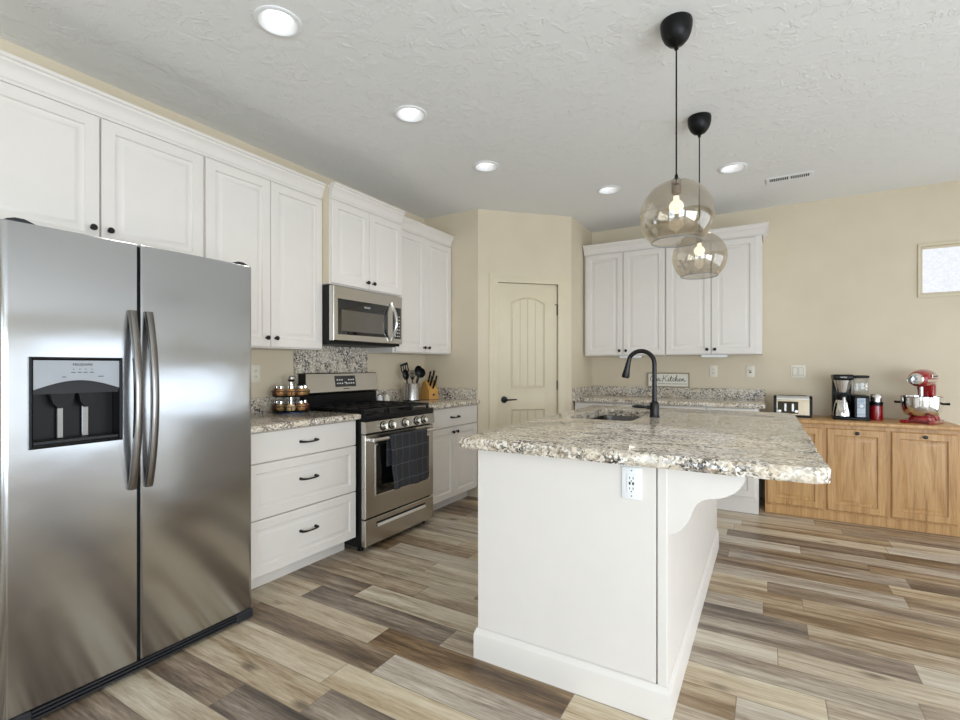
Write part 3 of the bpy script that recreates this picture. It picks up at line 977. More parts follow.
XG = 0.993 - FY0
HX0, HX1, HZ0, HZ1 = 0.652 - FY0, 0.935 - FY0, 0.960, 1.282
d1 = fridge_door('door', 0.0, XG - 0.004, 0.058, 1.742, 0.022, 0.004, (HX0, HX1, HZ0, HZ1))
d2_ = fridge_door('door', XG + 0.004, FW, 0.058, 1.742, 0.004, 0.022)
box('door_gasket', (XG - 0.0045, XG + 0.0045, 0.02, 0.09, 0.06, 1.735), 'dark', fr)


def fridge_handle(parent, x, z0=0.757, z1=1.472):
    bm = bmesh.new(); n = 24; rings = []
    for k in range(n + 1):
        u = k / n; z = z0 + (z1 - z0) * u
        o = 0.018 + 0.052 * math.sin(PI * u) ** 0.8
        wv = 0.0135
        rings.append([bm.verts.new((x + a, -o + 0.008 + b, z)) for a, b in ((-wv, 0.014), (-wv, -0.002), (-wv * 0.6, -0.007), (wv * 0.6, -0.007), (wv, -0.002), (wv, 0.014), (0, 0.017))])
    m = len(rings[0])
    for A_, B_ in zip(rings, rings[1:]):
        for k in range(m): bm.faces.new((A_[k], A_[(k + 1) % m], B_[(k + 1) % m], B_[k]))
    bm.faces.new(rings[0][::-1]); bm.faces.new(rings[-1])
    for z in (z0 + 0.012, z1 - 0.012): bx(bm, x - 0.010, x + 0.010, -0.012, 0.004, z - 0.012, z + 0.012)
    return link('handle', bm, 'steel_dark', parent, smooth=50)


fridge_handle(d1, 0.966 - FY0); fridge_handle(d2_, 1.026 - FY0)

# dispenser
dx0, dx1 = HX0 + 0.002, HX1 - 0.002
yd = 0.0015
bm = bmesh.new()
bz = [(HX0, HX1, HZ0, HZ1, -0.002), (HX0 + 0.006, HX1 - 0.006, HZ0 + 0.006, HZ1 - 0.006, -0.006), (HX0 + 0.011, HX1 - 0.011, HZ0 + 0.011, HZ1 - 0.011, -0.002)]
Ls = [[bm.verts.new(p) for p in ((a, y, c), (b, y, c), (b, y, e), (a, y, e))] for a, b, c, e, y in bz] 
Ls.append([bm.verts.new((v.co.x, 0.06, v.co.z)) for v in Ls[-1]]); Ls.insert(0, [bm.verts.new((v.co.x, 0.05, v.co.z)) for v in Ls[0]])
for P_, Q_ in zip(Ls, Ls[1:]):
    for k in range(4): bm.faces.new((P_[k], P_[(k + 1) % 4], Q_[(k + 1) % 4], Q_[k]))
dsp = link('dispenser', bm, 'black', d1); dsp['label'] = 'black framed ice and water dispenser'
ex0, ex1, ez0, ez1 = HX0 + 0.012, HX1 - 0.012, HZ0 + 0.012, HZ1 - 0.012
ezm = 1.172
bm = bmesh.new()      # control panel with an arched lower edge
poly = [(ex0, ez1), (ex0, ezm - 0.006)]
for k in range(13):
    u = k / 12; poly.append((ex0 + (ex1 - ex0) * u, ezm - 0.006 + 0.032 * math.sin(PI * u)))
poly += [(ex1, ez1)]
pp = []
for p in poly:
    if not pp or (abs(p[0] - pp[-1][0]) + abs(p[1] - pp[-1][1])) > 1e-6: pp.append(p)
prism(bm, pp, 'y', -0.001, 0.02)
link('control_panel', bm, 'panel', d1)
bm = bmesh.new()      # hood under the panel
poly = [(ex0, ezm - 0.022), (ex0, ezm - 0.0065)]
for k in range(1, 12):
    u = k / 12; poly.append((ex0 + (ex1 - ex0) * u, ezm - 0.0065 + 0.0318 * math.sin(PI * u)))
poly += [(ex1, ezm - 0.0065), (ex1, ezm - 0.022)]
prism(bm, poly, 'y', 0.004, 0.058); link('dispenser_hood', bm, 'greypl', d1)
bm = bmesh.new()
bx(bm, ex0, ex1, 0.0565, 0.0595, ez0, ezm - 0.02)
link('dispenser_recess', bm, 'black', d1)
for px_, wd in ((ex0 + 0.088, 0.036), (ex0 + 0.165, 0.030)):
    bm = bmesh.new()
    prism(bm, [(px_ - wd, ezm - 0.022), (px_ + wd, ezm - 0.022), (px_ + wd * 0.8, ezm - 0.055), (px_ + wd * 0.35, ezm - 0.075), (px_ - wd * 0.35, ezm - 0.075), (px_ - wd * 0.8, ezm - 0.055)], 'y', 0.015, 0.035)
    link('dispenser_spout', bm, 'black', d1)
    bm = bmesh.new(); bx(bm, px_ - 0.010, px_ + 0.012, 0.042, 0.050, ez0 + 0.012, ezm - 0.06, bev=0.003); link('paddle', bm, 'steel_dark', d1)
bm = bmesh.new(); bx(bm, ex0, ex1, 0.004, 0.056, ez0, ez0 + 0.012, bev=0.002); link('drip_tray', bm, 'greypl', d1)
text('lettering', 'FRIGIDAIRE', 0.013, at((ex0 + ex1) / 2 + 0.012, -0.0014, ez1 - 0.015), 'ink', d1, width=0.06)
bm = bmesh.new()
cxp = (ex0 + ex1) / 2 + 0.012
for k, dx in enumerate((-0.028, -0.009, 0.009, 0.028)):
    bx(bm, cxp + dx - 0.0015, cxp + dx + 0.0015, -0.0016, -0.0008, ez1 - 0.033, ez1 - 0.030)
    bx(bm, cxp + dx - 0.007, cxp + dx + 0.006, -0.0016, -0.0008, ez1 - 0.0445, ez1 - 0.042)
for a_, b_, z_ in ((-0.062, -0.05, 0.061), (0.048, 0.066, 0.06)): bx(bm, cxp + a_, cxp + b_, -0.0016, -0.0008, ez1 - z_, ez1 - z_ + 0.0025)
link('markings', bm, 'ink', d1)
# hinge covers and grille
for hx_ in (0.012, FW - 0.10):
    bm = bmesh.new()
    prism(bm, [(hx_, 1.743), (hx_ + 0.088, 1.743), (hx_ + 0.075, 1.749), (hx_ + 0.055, 1.757), (hx_ + 0.03, 1.757), (hx_ + 0.01, 1.750)], 'y', 0.02, 0.14)
    link('hinge_cover', bm, 'greypl', fr)
bm = bmesh.new()
bx(bm, 0.0, 0.085, 0.005, 0.09, 0.008, 0.054, bev=0.006); bx(bm, FW - 0.085, FW, 0.005, 0.09, 0.008, 0.054, bev=0.006)
for zz in (0.014, 0.028, 0.042): bx(bm, 0.08, FW - 0.08, 0.012, 0.04, zz, zz + 0.007)
bx(bm, 0.08, FW - 0.08, 0.04, 0.09, 0.008, 0.054)
link('grille', bm, 'greypl', fr)
for x in (0.04, FW - 0.04):
    for y in (0.05, 0.72):
        bm = bmesh.new(); lathe(bm, [(0.016, 0), (0.016, 0.008), (0.010, 0.009), (0.010, 0.034)], c=(x, y, 0.0), seg=12); link('foot', bm, 'black', fr)

# ------------------------------------------------------------------ range
rg = thing('gas_range', 'stainless gas range with black cooktop between the base cabinets', 'stove', (-2.30, 2.392, 0), PI / 2)
RW = 0.766
bm = bmesh.new(); bx(bm, 0.0, RW, 0.035, 0.655, 0.035, 0.885); link('body', bm, 'black', rg)
for x in (0.04, RW - 0.04):
    for y in (0.08, 0.6):
        bm = bmesh.new(); lathe(bm, [(0.02, 0), (0.02, 0.03), (0.012, 0.034)], c=(x, y, 0), seg=10); link('foot', bm, 'black', rg)
bm = bmesh.new(); bx(bm, -0.001, RW + 0.001, -0.004, 0.60, 0.876, 0.918, bev=0.006, seg=2); link('cooktop', bm, 'black', rg)
bm = bmesh.new(); prism(bm, [(-0.002, 0.796), (-0.012, 0.802), (-0.004, 0.875), (0.034, 0.875), (0.034, 0.796)], 'x', 0, RW); link('control_panel', bm, 'steel_warm', rg)
for kx in (0.168, 0.256, 0.400, 0.540, 0.628):
    bm = bmesh.new()
    lathe(bm, [(0.026, 0), (0.026, 0.006), (0.021, 0.008), (0.019, 0.028), (0.016, 0.032), (0, 0.032)], seg=22, mat=Matrix.Translation((kx, -0.008, 0.836)) @ Matrix.Rotation(PI / 2 - 0.1, 4, 'X'))
    bx(bm, kx - 0.005, kx + 0.005, -0.050, -0.036, 0.816, 0.856, bev=0.002)
    k_ = link('knob', bm, 'steel_warm', rg)
    bm = bmesh.new(); lathe(bm, [(0.032, 0), (0.032, 0.003), (0.027, 0.004)], seg=22, mat=Matrix.Translation((kx, -0.0075, 0.836)) @ Matrix.Rotation(PI / 2 - 0.1, 4, 'X'))
    link('knob_ring', bm, 'black', k_)
# oven door: stainless frame around a black window
bm = bmesh.new()
rects(bm, 0.002, RW - 0.002, 0.228, 0.788, [(0, 0.033), (0, 0.004), (0.004, 0.0), (0.006, 0.0)])
od = link('oven_door', bm, 'steel_warm', rg)
bm = bmesh.new(); rects(bm, 0.095, RW - 0.05, 0.362, 0.716, [(0, 0.0), (0, -0.003), (0.006, -0.004), (0.008, -0.0035)]); link('window_trim', bm, 'chrome', od)
bm = bmesh.new(); rects(bm, 0.105, RW - 0.06, 0.372, 0.706, [(0, 0.0), (0, -0.0045), (0.002, -0.0055)]); link('oven_window', bm, 'blackglass', od)
bm = bmesh.new(); tube(bm, [(0.028, -0.052, 0.756), (RW - 0.028, -0.052, 0.756)], 0.0135, 16)
for hx_ in (0.04, RW - 0.04): bx(bm, hx_ - 0.014, hx_ + 0.014, -0.052, 0.001, 0.744, 0.768, bev=0.003)
link('handle', bm, 'satin', od)
bm = bmesh.new(); rects(bm, 0.002, RW - 0.002, 0.042, 0.218, [(0, 0.033), (0, 0.004), (0.004, 0.0), (0.006, 0.0)]); dr = link('drawer', bm, 'steel_warm', rg)
bm = bmesh.new(); bx(bm, 0.11, RW - 0.11, -0.0015, 0.003, 0.152, 0.186); link('grip_slot', bm, 'dark', dr)
bm = bmesh.new(); prism(bm, [(-0.002, 0.150), (-0.014, 0.156), (-0.012, 0.160), (-0.002, 0.172)], 'x', 0.115, RW - 0.115); link('grip_lip', bm, 'satin', dr)
# back guard
bm = bmesh.new(); prism(bm, [(0.590, 1.045), (0.578, 1.052), (0.604, 1.190), (0.612, 1.197), (0.66, 1.197), (0.66, 1.03), (0.61, 1.03)], 'x', 0.012, RW - 0.004); bgd = link('backguard', bm, 'steel_warm', rg)
bm = bmesh.new(); bx(bm, 0.0, 0.012, 0.594, 0.66, 1.03, 1.195); bx(bm, 0.012, RW - 0.008, 0.60, 0.658, 0.916, 1.032); link('backguard_base', bm, 'black', rg)
tilt = math.atan2(0.026, 0.138)
TM = lambda x, z: Matrix.Translation((x, 0.578 + (z - 1.052) * 0.026 / 0.138, z)) @ Matrix.Rotation(-tilt, 4, 'X')
bm = bmesh.new(); vs = bx(bm, -0.108, 0.108, -0.0025, 0.004, -0.044, 0.044); bmesh.ops.transform(bm, matrix=TM(0.397, 1.130), verts=bm.verts); dd = link('display', bm, 'blackglass', bgd)
bm = bmesh.new()
for r_, z in enumerate((0.006, -0.022)):
    for k in range(3):
        for s_ in (-1, 1): bx(bm, s_ * 0.060 + (k - 1) * 0.024 - 0.008, s_ * 0.060 + (k - 1) * 0.024 + 0.006, -0.0032, -0.002, z, z + 0.010)
bx(bm, -0.014, 0.012, -0.0032, -0.002, -0.016, -0.008); bx(bm, 0.002, 0.020, -0.0032, -0.002, -0.024, -0.018)
bmesh.ops.transform(bm, matrix=TM(0.397, 1.130), verts=bm.verts); link('markings', bm, 'print', dd)
bm = bmesh.new(); bx(bm, -0.03, 0.03, -0.0012, 0.0, -0.003, 0.003); bmesh.ops.transform(bm, matrix=TM(0.397, 1.072), verts=bm.verts); link('lettering', bm, 'ink', bgd)
# burners and grates
for bx_, by_, r_ in ((0.15, 0.15, 0.045), (0.15, 0.44, 0.038), (0.38, 0.30, 0.05), (0.61, 0.15, 0.05), (0.61, 0.44, 0.035)):
    bm = bmesh.new(); lathe(bm, [(r_ + 0.012, 0.917), (r_ + 0.01, 0.924), (r_, 0.926), (r_, 0.932), (r_ - 0.006, 0.936), (0, 0.936)], c=(bx_, by_, 0), seg=22); link('burner', bm, 'iron', rg)
for g0 in (0.02, 0.265, 0.51):
    bm = bmesh.new(); g1 = g0 + 0.23
    for y in (0.03, 0.19, 0.31, 0.43, 0.57): bx(bm, g0, g1, y - 0.006, y + 0.006, 0.942, 0.956, bev=0.002)
    for x in (g0 + 0.006, (g0 + g1) / 2, g1 - 0.006): bx(bm, x - 0.006, x + 0.006, 0.03, 0.57, 0.942, 0.957, bev=0.002)
    for x in (g0 + 0.008, g1 - 0.008):
        for y in (0.035, 0.3, 0.565): bx(bm, x - 0.007, x + 0.007, y - 0.007, y + 0.007, 0.917, 0.944)
    link('grate', bm, 'iron', rg)

# towel over the oven handle
bm = bmesh.new()
hyc, hzc, rr_ = -2.30 + 0.052, 0.756, 0.0165
prof = []
for k in range(18): prof.append((hyc + rr_ + 0.004 * math.sin(k * 0.7), hzc - 0.365 + 0.365 * k / 17))
for k in range(1, 8): a = PI * k / 8; prof.append((hyc + rr_ * math.cos(a), hzc + rr_ * math.sin(a)))
for k in range(10): prof.append((hyc - rr_, hzc - 0.20 * k / 9))
NY = 22; rows = []
for i, (x, z) in enumerate(prof):
    row = []
    for j in range(NY + 1):
        u = j / NY
        hang = max(0, (hzc - z)) / 0.365 if i < 18 else 0
        y0 = 2.565 + 0.030 * hang; y1 = 2.985 + 0.012 * hang
        y = y0 + (y1 - y0) * u
        fold = 0.010 * hang * math.sin(u * 11 + 0.6) + 0.006 * hang * math.sin(u * 23)
        zz = z + (-0.006 * (u - 0.5) * hang if i < 18 else 0)
        row.append(bm.verts.new((x + max(fold, -0.006), y, zz)))
    rows.append(row)
for A_, B_ in zip(rows, rows[1:]):
    for j in range(NY): bm.faces.new((A_[j], A_[j + 1], B_[j + 1], B_[j]))
tw = link('dish_towel', bm, 'towel', smooth=80)
md = tw.modifiers.new('thick', 'SOLIDIFY'); md.thickness = 0.0025; md.offset = 1
tag(tw, 'charcoal plaid dish towel hanging over the oven door handle', 'towel')

# ------------------------------------------------------------------ microwave
mw = thing('microwave', 'stainless over-the-range microwave under the short wall cabinet', 'microwave', (-2.575, 2.362, 1.41), PI / 2)
MW, MH = 0.745, 0.402
box('body', (0.0, MW, 0.03, 0.39, 0.0, MH), 'black', mw, bev=0.002)
bm = bmesh.new(); rects(bm, 0.012, MW, 0.018, MH - 0.004, [(0, 0.0295), (0, 0.004), (0.004, 0.0), (0.006, 0)]); mdr = link('front_panel', bm, 'steel_warm', mw)
bm = bmesh.new(); bx(bm, 0.0, 0.011, 0.006, 0.0295, 0.018, MH - 0.004); link('edge_trim', bm, 'satin', mw)
bm = bmesh.new(); rects(bm, 0.052, 0.565, 0.062, 0.312, [(0, 0), (0, -0.003), (0.003, -0.004)]); dg_ = link('door_glass', bm, 'blackglass', mw)
bm = bmesh.new(); rects(bm, 0.080, 0.520, 0.086, 0.236, [(0, -0.0035), (0, -0.0048), (0.002, -0.005)]); link('door_window', bm, 'winglass', dg_)
bm = bmesh.new(); rects(bm, 0.628, 0.722, 0.058, 0.308, [(0, 0), (0, -0.003), (0.003, -0.004)]); kp = link('control_panel', bm, 'blackglass', mw)
bm = bmesh.new()
for r_ in range(7):
    for c_ in range(3): bx(bm, 0.650 + c_ * 0.022, 0.660 + c_ * 0.022, -0.0048, -0.0036, 0.075 + r_ * 0.026, 0.083 + r_ * 0.026)
link('markings', bm, 'print', kp)
bm = bmesh.new(); n = 16; pts = []
for k in range(n + 1):
    u = k / n; pts.append((0.598, -0.012 - 0.050 * math.sin(PI * u), 0.035 + 0.30 * u))
tube(bm, pts, 0.012, 12); link('handle', bm, 'chrome', mw)
text('lettering', 'FRIGIDAIRE', 0.016, at(0.335, -0.0042, 0.272), 'print', mw, width=0.062)
bm = bmesh.new(); bx(bm, 0.03, MW - 0.03, 0.05, 0.36, -0.006, 0.002); link('vent_grille', bm, 'greypl', mw)

# ------------------------------------------------------------------ ceiling fixtures
first = None
LBL = ['round recessed ceiling light nearest the camera, above the refrigerator aisle', 'round recessed ceiling light second in the row along the left cabinets',
       'round recessed ceiling light third in the row, before the pantry', 'round recessed ceiling light in front of the back wall cabinets',
       'round recessed ceiling light next to the air vent']
for i, (lx, ly) in enumerate(LIGHTS):
    if first is None:
        first = thing('recessed_light', LBL[0], 'ceiling light', (lx, ly, ZC), 0, 'recessed ceiling lights')
        bm = bmesh.new(); lathe(bm, [(0.098, 0.0), (0.098, -0.004), (0.092, -0.007), (0.080, -0.007), (0.0745, -0.002), (0.050, 0.046), (0.048, 0.0585), (0.0755, 0.0585), (0.0755, 0.0)], seg=40, closed=True)
        link('trim_ring', bm, 'white', first)
        bm = bmesh.new(); lathe(bm, [(0.0, 0.048), (0.0478, 0.048), (0.0478, 0.056), (0.0, 0.056)], seg=32); link('lens', bm, 'lens', first)
    else:
        dup(first, (lx, ly, ZC), label=LBL[i], group='recessed ceiling lights')
    l = bpy.data.lights.new('downlight', 'SPOT'); l.energy = 6; l.spot_size = math.radians(125); l.spot_blend = 0.8; l.color = (1, 0.93, 0.82); l.shadow_soft_size = 0.06
    lo = bpy.data.objects.new('downlight', l); COL.objects.link(lo); lo.location = (lx, ly, ZC - 0.012)

pd = thing('pendant_lamp', 'smoked glass globe pendant nearest the camera over the island', 'pendant lamp', (-0.342, 2.25, ZC), 0, 'globe pendants over the island')
bm = bmesh.new(); lathe(bm, [(0.064, 0.0), (0.066, -0.008), (0.065, -0.030), (0.060, -0.054), (0.050, -0.076), (0.034, -0.094), (0.016, -0.103), (0.009, -0.107), (0.009, -0.118), (0.0, -0.118)], seg=32); link('canopy', bm, 'black_matte', pd)
bm = bmesh.new(); tube(bm, [(0, 0, -0.114), (0, 0, -0.6840)], 0.0035, 8); link('cord', bm, 'black_matte', pd)
bm = bmesh.new(); lathe(bm, [(0.0, -0.6590), (0.006, -0.6610), (0.008, -0.6760), (0.022, -0.6840), (0.024, -0.6880), (0.0, -0.6880)], seg=24); link('cord_grip', bm, 'black_matte', pd)
bm = bmesh.new(); lathe(bm, [(0.0, -0.6880), (0.020, -0.6890), (0.020, -0.7390), (0.017, -0.7440), (0.0, -0.7440)], seg=24); link('socket', bm, 'bulbsocket', pd)
bm = bmesh.new(); cz = -0.8390; Rg = 0.152
o_, i_ = [], []
for k in range(29):
    a = math.radians(8 + (138 - 8) * k / 28)
    o_.append((Rg * math.sin(a), cz + Rg * math.cos(a))); i_.append(((Rg - 0.0025) * math.sin(a), cz + (Rg - 0.0025) * math.cos(a)))
lathe(bm, o_ + i_[::-1], seg=48, closed=True); gsh = link('glass_shade', bm, 'globe', pd)
bm = bmesh.new(); rz_ = o_[-1]
tube(bm, [(rz_[0] * math.cos(2 * PI * k / 40), rz_[0] * math.sin(2 * PI * k / 40), rz_[1]) for k in range(40)], 0.002, 8, closed=True); link('glass_rim', bm, 'grey', pd)
bm = bmesh.new(); bz_ = -0.800; lathe(bm, [(0.030 * math.sin(PI * k / 14), bz_ - 0.030 * math.cos(PI * k / 14)) for k in range(0, 13)] + [(0.0125, bz_ + 0.032), (0.0115, bz_ + 0.046), (0.0, bz_ + 0.046)], seg=24); link('bulb', bm, 'bulbglass', pd)
pd2 = dup(pd, (-0.354, 3.18, ZC), label='smoked glass globe pendant behind the nearer one, over the sink end of the island')

vt = thing('ceiling_vent', 'white slotted ceiling air vent near the back wall', 'air vent', (0.145, 4.55, ZC))
bm = bmesh.new()
for d in ((-0.16, 0.16, -0.062, -0.040, -0.007, -0.0005), (-0.16, 0.16, 0.040, 0.062, -0.007, -0.0005), (-0.16, -0.135, -0.040, 0.040, -0.007, -0.0005), (0.135, 0.16, -0.040, 0.040, -0.007, -0.0005), (-0.008, 0.008, -0.04, 0.04, -0.007, -0.0005)): bx(bm, *d, bev=0.002)
for k in range(22):
    x = -0.131 + k * 0.0125
    bx(bm, x - 0.0022, x + 0.0022, -0.042, 0.042, -0.006, -0.001)
link('frame', bm, 'white', vt)
box('duct', (-0.135, 0.135, -0.04, 0.04, -0.0012, -0.0004), 'dark', vt)

# ------------------------------------------------------------------ electrical plates, under-cabinet lights
def plate(name, label, cat, loc, rz, kind):
    t = thing(name, label, cat, loc, rz)
    wd = 0.058 if kind == 'double' else 0.036
    bm = bmesh.new(); bx(bm, -wd, wd, -0.006, -0.0005, -0.058, 0.058, bev=0.003, seg=2); link('plate', bm, 'almond', t)
    if kind == 'outlet':
        for dz in (0.019, -0.019):
            bm = bmesh.new(); bx(bm, -0.016, 0.016, -0.0085, -0.005, dz - 0.0145, dz + 0.0145, bev=0.003); s = link('receptacle', bm, 'almond', t)
            bm = bmesh.new()
            for dx in (-0.006, 0.006): bx(bm, dx - 0.0013, dx + 0.0013, -0.0092, -0.008, dz - 0.003, dz + 0.006)
            bx(bm, -0.002, 0.002, -0.0092, -0.008, dz - 0.010, dz - 0.006); link('slots', bm, 'dark', s)
    elif kind == 'toggle':
        bm = bmesh.new(); bx(bm, -0.0055, 0.0055, -0.018, -0.005, -0.004, 0.014, bev=0.002); link('toggle', bm, 'almond', t)
        bm = bmesh.new(); bx(bm, -0.008, 0.008, -0.0068, -0.005, -0.015, 0.015); link('toggle_slot', bm, 'greypl', t)
    elif kind == 'double':
        for dx in (-0.023, 0.023):
            bm = bmesh.new(); bx(bm, dx - 0.019, dx + 0.019, -0.0066, -0.005, -0.036, 0.036); link('rocker_gap', bm, 'signframe', t)
            bm = bmesh.new(); prism(bm, [(-0.005, -0.033), (-0.008, -0.033), (-0.012, 0.0), (-0.0075, 0.033), (-0.005, 0.033)], 'x', dx - 0.0165, dx + 0.0165); link('rocker', bm, 'almond', t)
    return t


plate('wall_outlet', 'almond wall outlet on the back wall left of the toggle switch', 'outlet', (-0.464, 5.32, 1.20), 0, 'outlet')
plate('light_switch', 'almond toggle switch on the back wall above the counter end', 'light switch', (-0.145, 5.32, 1.198), 0, 'toggle')
plate('light_switch', 'wide almond double rocker switch on the wall above the toaster', 'light switch', (0.236, 5.32, 1.20), 0, 'double')
plate('wall_outlet', 'almond wall outlet on the left wall just past the refrigerator', 'outlet', (-3.0, 2.07, 1.198), PI / 2, 'outlet')
for lb, x0, x1 in (('slim white under-cabinet light near the pantry', -1.31, -1.10), ('slim white under-cabinet light above the wall outlet', -0.545, -0.325)):
    t = thing('under_cabinet_light', lb, 'cabinet light', ((x0 + x1) / 2, 4.99, 1.355), 0, 'under-cabinet lights')
    wd = (x1 - x0) / 2
    bm = bmesh.new(); bx(bm, -wd, wd, 0.03, 0.10, -0.022, -0.0005, bev=0.004); link('housing', bm, 'white', t)
    bm = bmesh.new(); bx(bm, -wd + 0.015, wd - 0.015, 0.04, 0.09, -0.024, -0.0215); link('diffuser', bm, 'white', t)

# ------------------------------------------------------------------ sign on the back splash
sg = thing('kitchen_sign', 'small framed sign with script lettering on the back splash behind the faucet', 'sign', (-0.886, 5.292, 1.0305))
SW, SH = 0.205, 0.150
bm = bmesh.new()
for d in ((-SW, SW, 0, 0.02, 0, 0.012), (-SW, SW, 0, 0.02, SH - 0.012, SH), (-SW, -SW + 0.012, 0, 0.02, 0.012, SH - 0.012), (SW - 0.012, SW, 0, 0.02, 0.012, SH - 0.012)): bx(bm, *d, bev=0.002)
link('frame', bm, 'signframe', sg)
box('board', (-SW + 0.012, SW - 0.012, 0.007, 0.018, 0.012, SH - 0.012), 'signface', sg)


def spline(pts, n=5):
    P = [Vector(p) for p in pts]; P = [P[0]] + P + [P[-1]]; out = []
    for i in range(1, len(P) - 2):
        for k in range(n):
            t = k / n; a, b, c, d = P[i - 1], P[i], P[i + 1], P[i + 2]
            out.append(0.5 * ((2 * b) + (c - a) * t + (2 * a - 5 * b + 4 * c - d) * t * t + (3 * b - a - 3 * c + d) * t ** 3))
    out.append(P[-2]); return out


strokes = [
    [(0.30, 1.0), (0.05, 0.75), (0.0, 0.3), (0.18, 0.0), (0.42, 0.15), (0.52, 0.6), (0.40, 0.95), (0.22, 0.85), (0.30, 0.68), (0.62, 0.62)],                       # O
    [(0.62, 0.52), (0.58, 0.15), (0.68, 0.02), (0.85, 0.2), (0.92, 0.52), (0.88, 0.1), (0.98, 0.03)],                                                             # u
    [(0.98, 0.03), (1.08, 0.3), (1.06, 0.55), (1.16, 0.48), (1.22, 0.40), (1.18, 0.12), (1.28, 0.03), (1.42, 0.18)],                                              # r
    [(1.78, 1.05), (1.70, 0.5), (1.58, -0.05)], [(2.30, 1.05), (2.02, 0.75), (1.72, 0.48), (1.92, 0.42), (2.10, 0.1), (2.22, 0.02), (2.34, 0.12)],                # K
    [(2.34, 0.12), (2.44, 0.5), (2.40, 0.12), (2.48, 0.02), (2.58, 0.14)], [(2.47, 0.72), (2.485, 0.70)],                                                         # i
    [(2.58, 0.14), (2.82, 0.98), (2.70, 0.15), (2.78, 0.02), (2.90, 0.14)], [(2.58, 0.62), (2.98, 0.66)],                                                         # t
    [(3.22, 0.44), (3.10, 0.52), (2.96, 0.3), (3.04, 0.03), (3.22, 0.12)],                                                                                        # c
    [(3.22, 0.12), (3.52, 0.85), (3.50, 1.05), (3.40, 0.9), (3.32, 0.02), (3.44, 0.42), (3.56, 0.46), (3.54, 0.1), (3.62, 0.02), (3.74, 0.16)],                  # h
    [(3.74, 0.16), (3.98, 0.38), (3.92, 0.52), (3.80, 0.36), (3.82, 0.06), (3.96, 0.03), (4.10, 0.18)],                                                           # e
    [(4.10, 0.18), (4.20, 0.5), (4.16, 0.02), (4.28, 0.42), (4.42, 0.46), (4.40, 0.1), (4.50, 0.02), (4.70, 0.2)],                                                # n
]
bm = bmesh.new()
kx_, kz_ = 0.345 / 4.7, 0.058
for s in strokes:
    tube(bm, [(-0.172 + p.x * kx_ + 0.0, 0.0062, 0.062 + p.y * kz_) for p in spline([(a, b, 0) for a, b in s])], 0.0023, 6)
link('lettering', bm, 'ink', sg)
bm = bmesh.new(); x = -0.10
random.seed(3)
while x < 0.172:
    q = random.uniform(0.006, 0.016); bx(bm, x, x + q, 0.0060, 0.0072, 0.034, 0.039); x += q + 0.005
link('small_print', bm, 'ink', sg)

# ------------------------------------------------------------------ counter things, left
ZK = ZT1 + 0.0005
sr = thing('spice_rack', 'round black two-tier spice rack on the counter left of the range', 'spice rack', (-2.848, 2.240, ZK))
bm = bmesh.new(); lathe(bm, [(0.0, 0), (0.09, 0), (0.09, 0.006), (0.0, 0.006)], seg=36); link('base_ring', bm, 'water', sr)
TIER = (0.014, 0.116)
for z in TIER:
    bm = bmesh.new(); lathe(bm, [(0.0, z - 0.006), (0.118, z - 0.006), (0.122, z), (0.118, z + 0.004), (0.115, z), (0.0, z)], seg=40); link('tier', bm, 'black', sr)
for z in (0.045, 0.147):
    bm = bmesh.new(); tube(bm, [(0.126 * math.cos(2 * PI * k / 40), 0.126 * math.sin(2 * PI * k / 40), z) for k in range(40)], 0.0025, 6, closed=True)
    for k in range(5):
        a = 2 * PI * (k + 0.5) / 5; tube(bm, [(0.120 * math.cos(a), 0.120 * math.sin(a), z - 0.030), (0.126 * math.cos(a), 0.126 * math.sin(a), z)], 0.0022, 6)
    link('rail', bm, 'black_matte', sr)
bm = bmesh.new(); lathe(bm, [(0.018, 0.01), (0.018, 0.196), (0.010, 0.200), (0.010, 0.208), (0.021, 0.215), (0.027, 0.228), (0.024, 0.243), (0.012, 0.252), (0, 0.253)], seg=24); link('post', bm, 'chrome', sr)

camdir = math.atan2(0 - 2.240, 0 + 2.848)
jar0 = None
posw = ['leftmost', 'second from left', 'middle', 'second from right', 'rightmost']
jm = [['spice_d', 'spice', 'spice', 'spice', 'spice_b'], ['spice_d', 'spice_b', 'spice_c', 'spice', 'spice_d']]
contents = [['dark red spice', 'tan spice', 'tan spice', 'tan spice', 'olive spice'], ['dark red spice', 'olive spice', 'pale spice', 'tan spice', 'dark red spice']]
for ti, (tz, tn) in enumerate(zip(TIER[::-1], ('upper', 'lower'))):
    for k in range(5):
        a = camdir - (2 - k) * math.radians(46)
        x, y = -2.848 + 0.091 * math.cos(a), 2.240 + 0.091 * math.sin(a)
        lb = f'round spice jar of {contents[ti][k]}, {posw[k]} on the rack\'s {tn} tier'
        if jar0 is None:
            jar0 = thing('spice_jar', lb, 'jar', (x, y, ZK + tz + 0.0005), 0, 'spice jars on the rack')
            bm = bmesh.new(); lathe(bm, [(0.0, 0), (0.020, 0.0), (0.027, 0.010), (0.030, 0.024), (0.027, 0.038), (0.018, 0.048), (0.016, 0.054), (0.0, 0.054)], seg=20); link('jar_body', bm, jm[ti][k], jar0)
            bm = bmesh.new(); lathe(bm, [(0.0185, 0.0505), (0.0185, 0.066), (0.016, 0.069), (0.0, 0.069)], seg=18); link('lid', bm, 'chrome', jar0)
        else:
            j = dup(jar0, (x, y, ZK + tz + 0.0005), label=lb)
            ch = [c for c in j.children if c.name.startswith('jar_body')][0]
            ch.data = ch.data.copy(); ch.data.materials.clear(); ch.data.materials.append(M[jm[ti][k]])

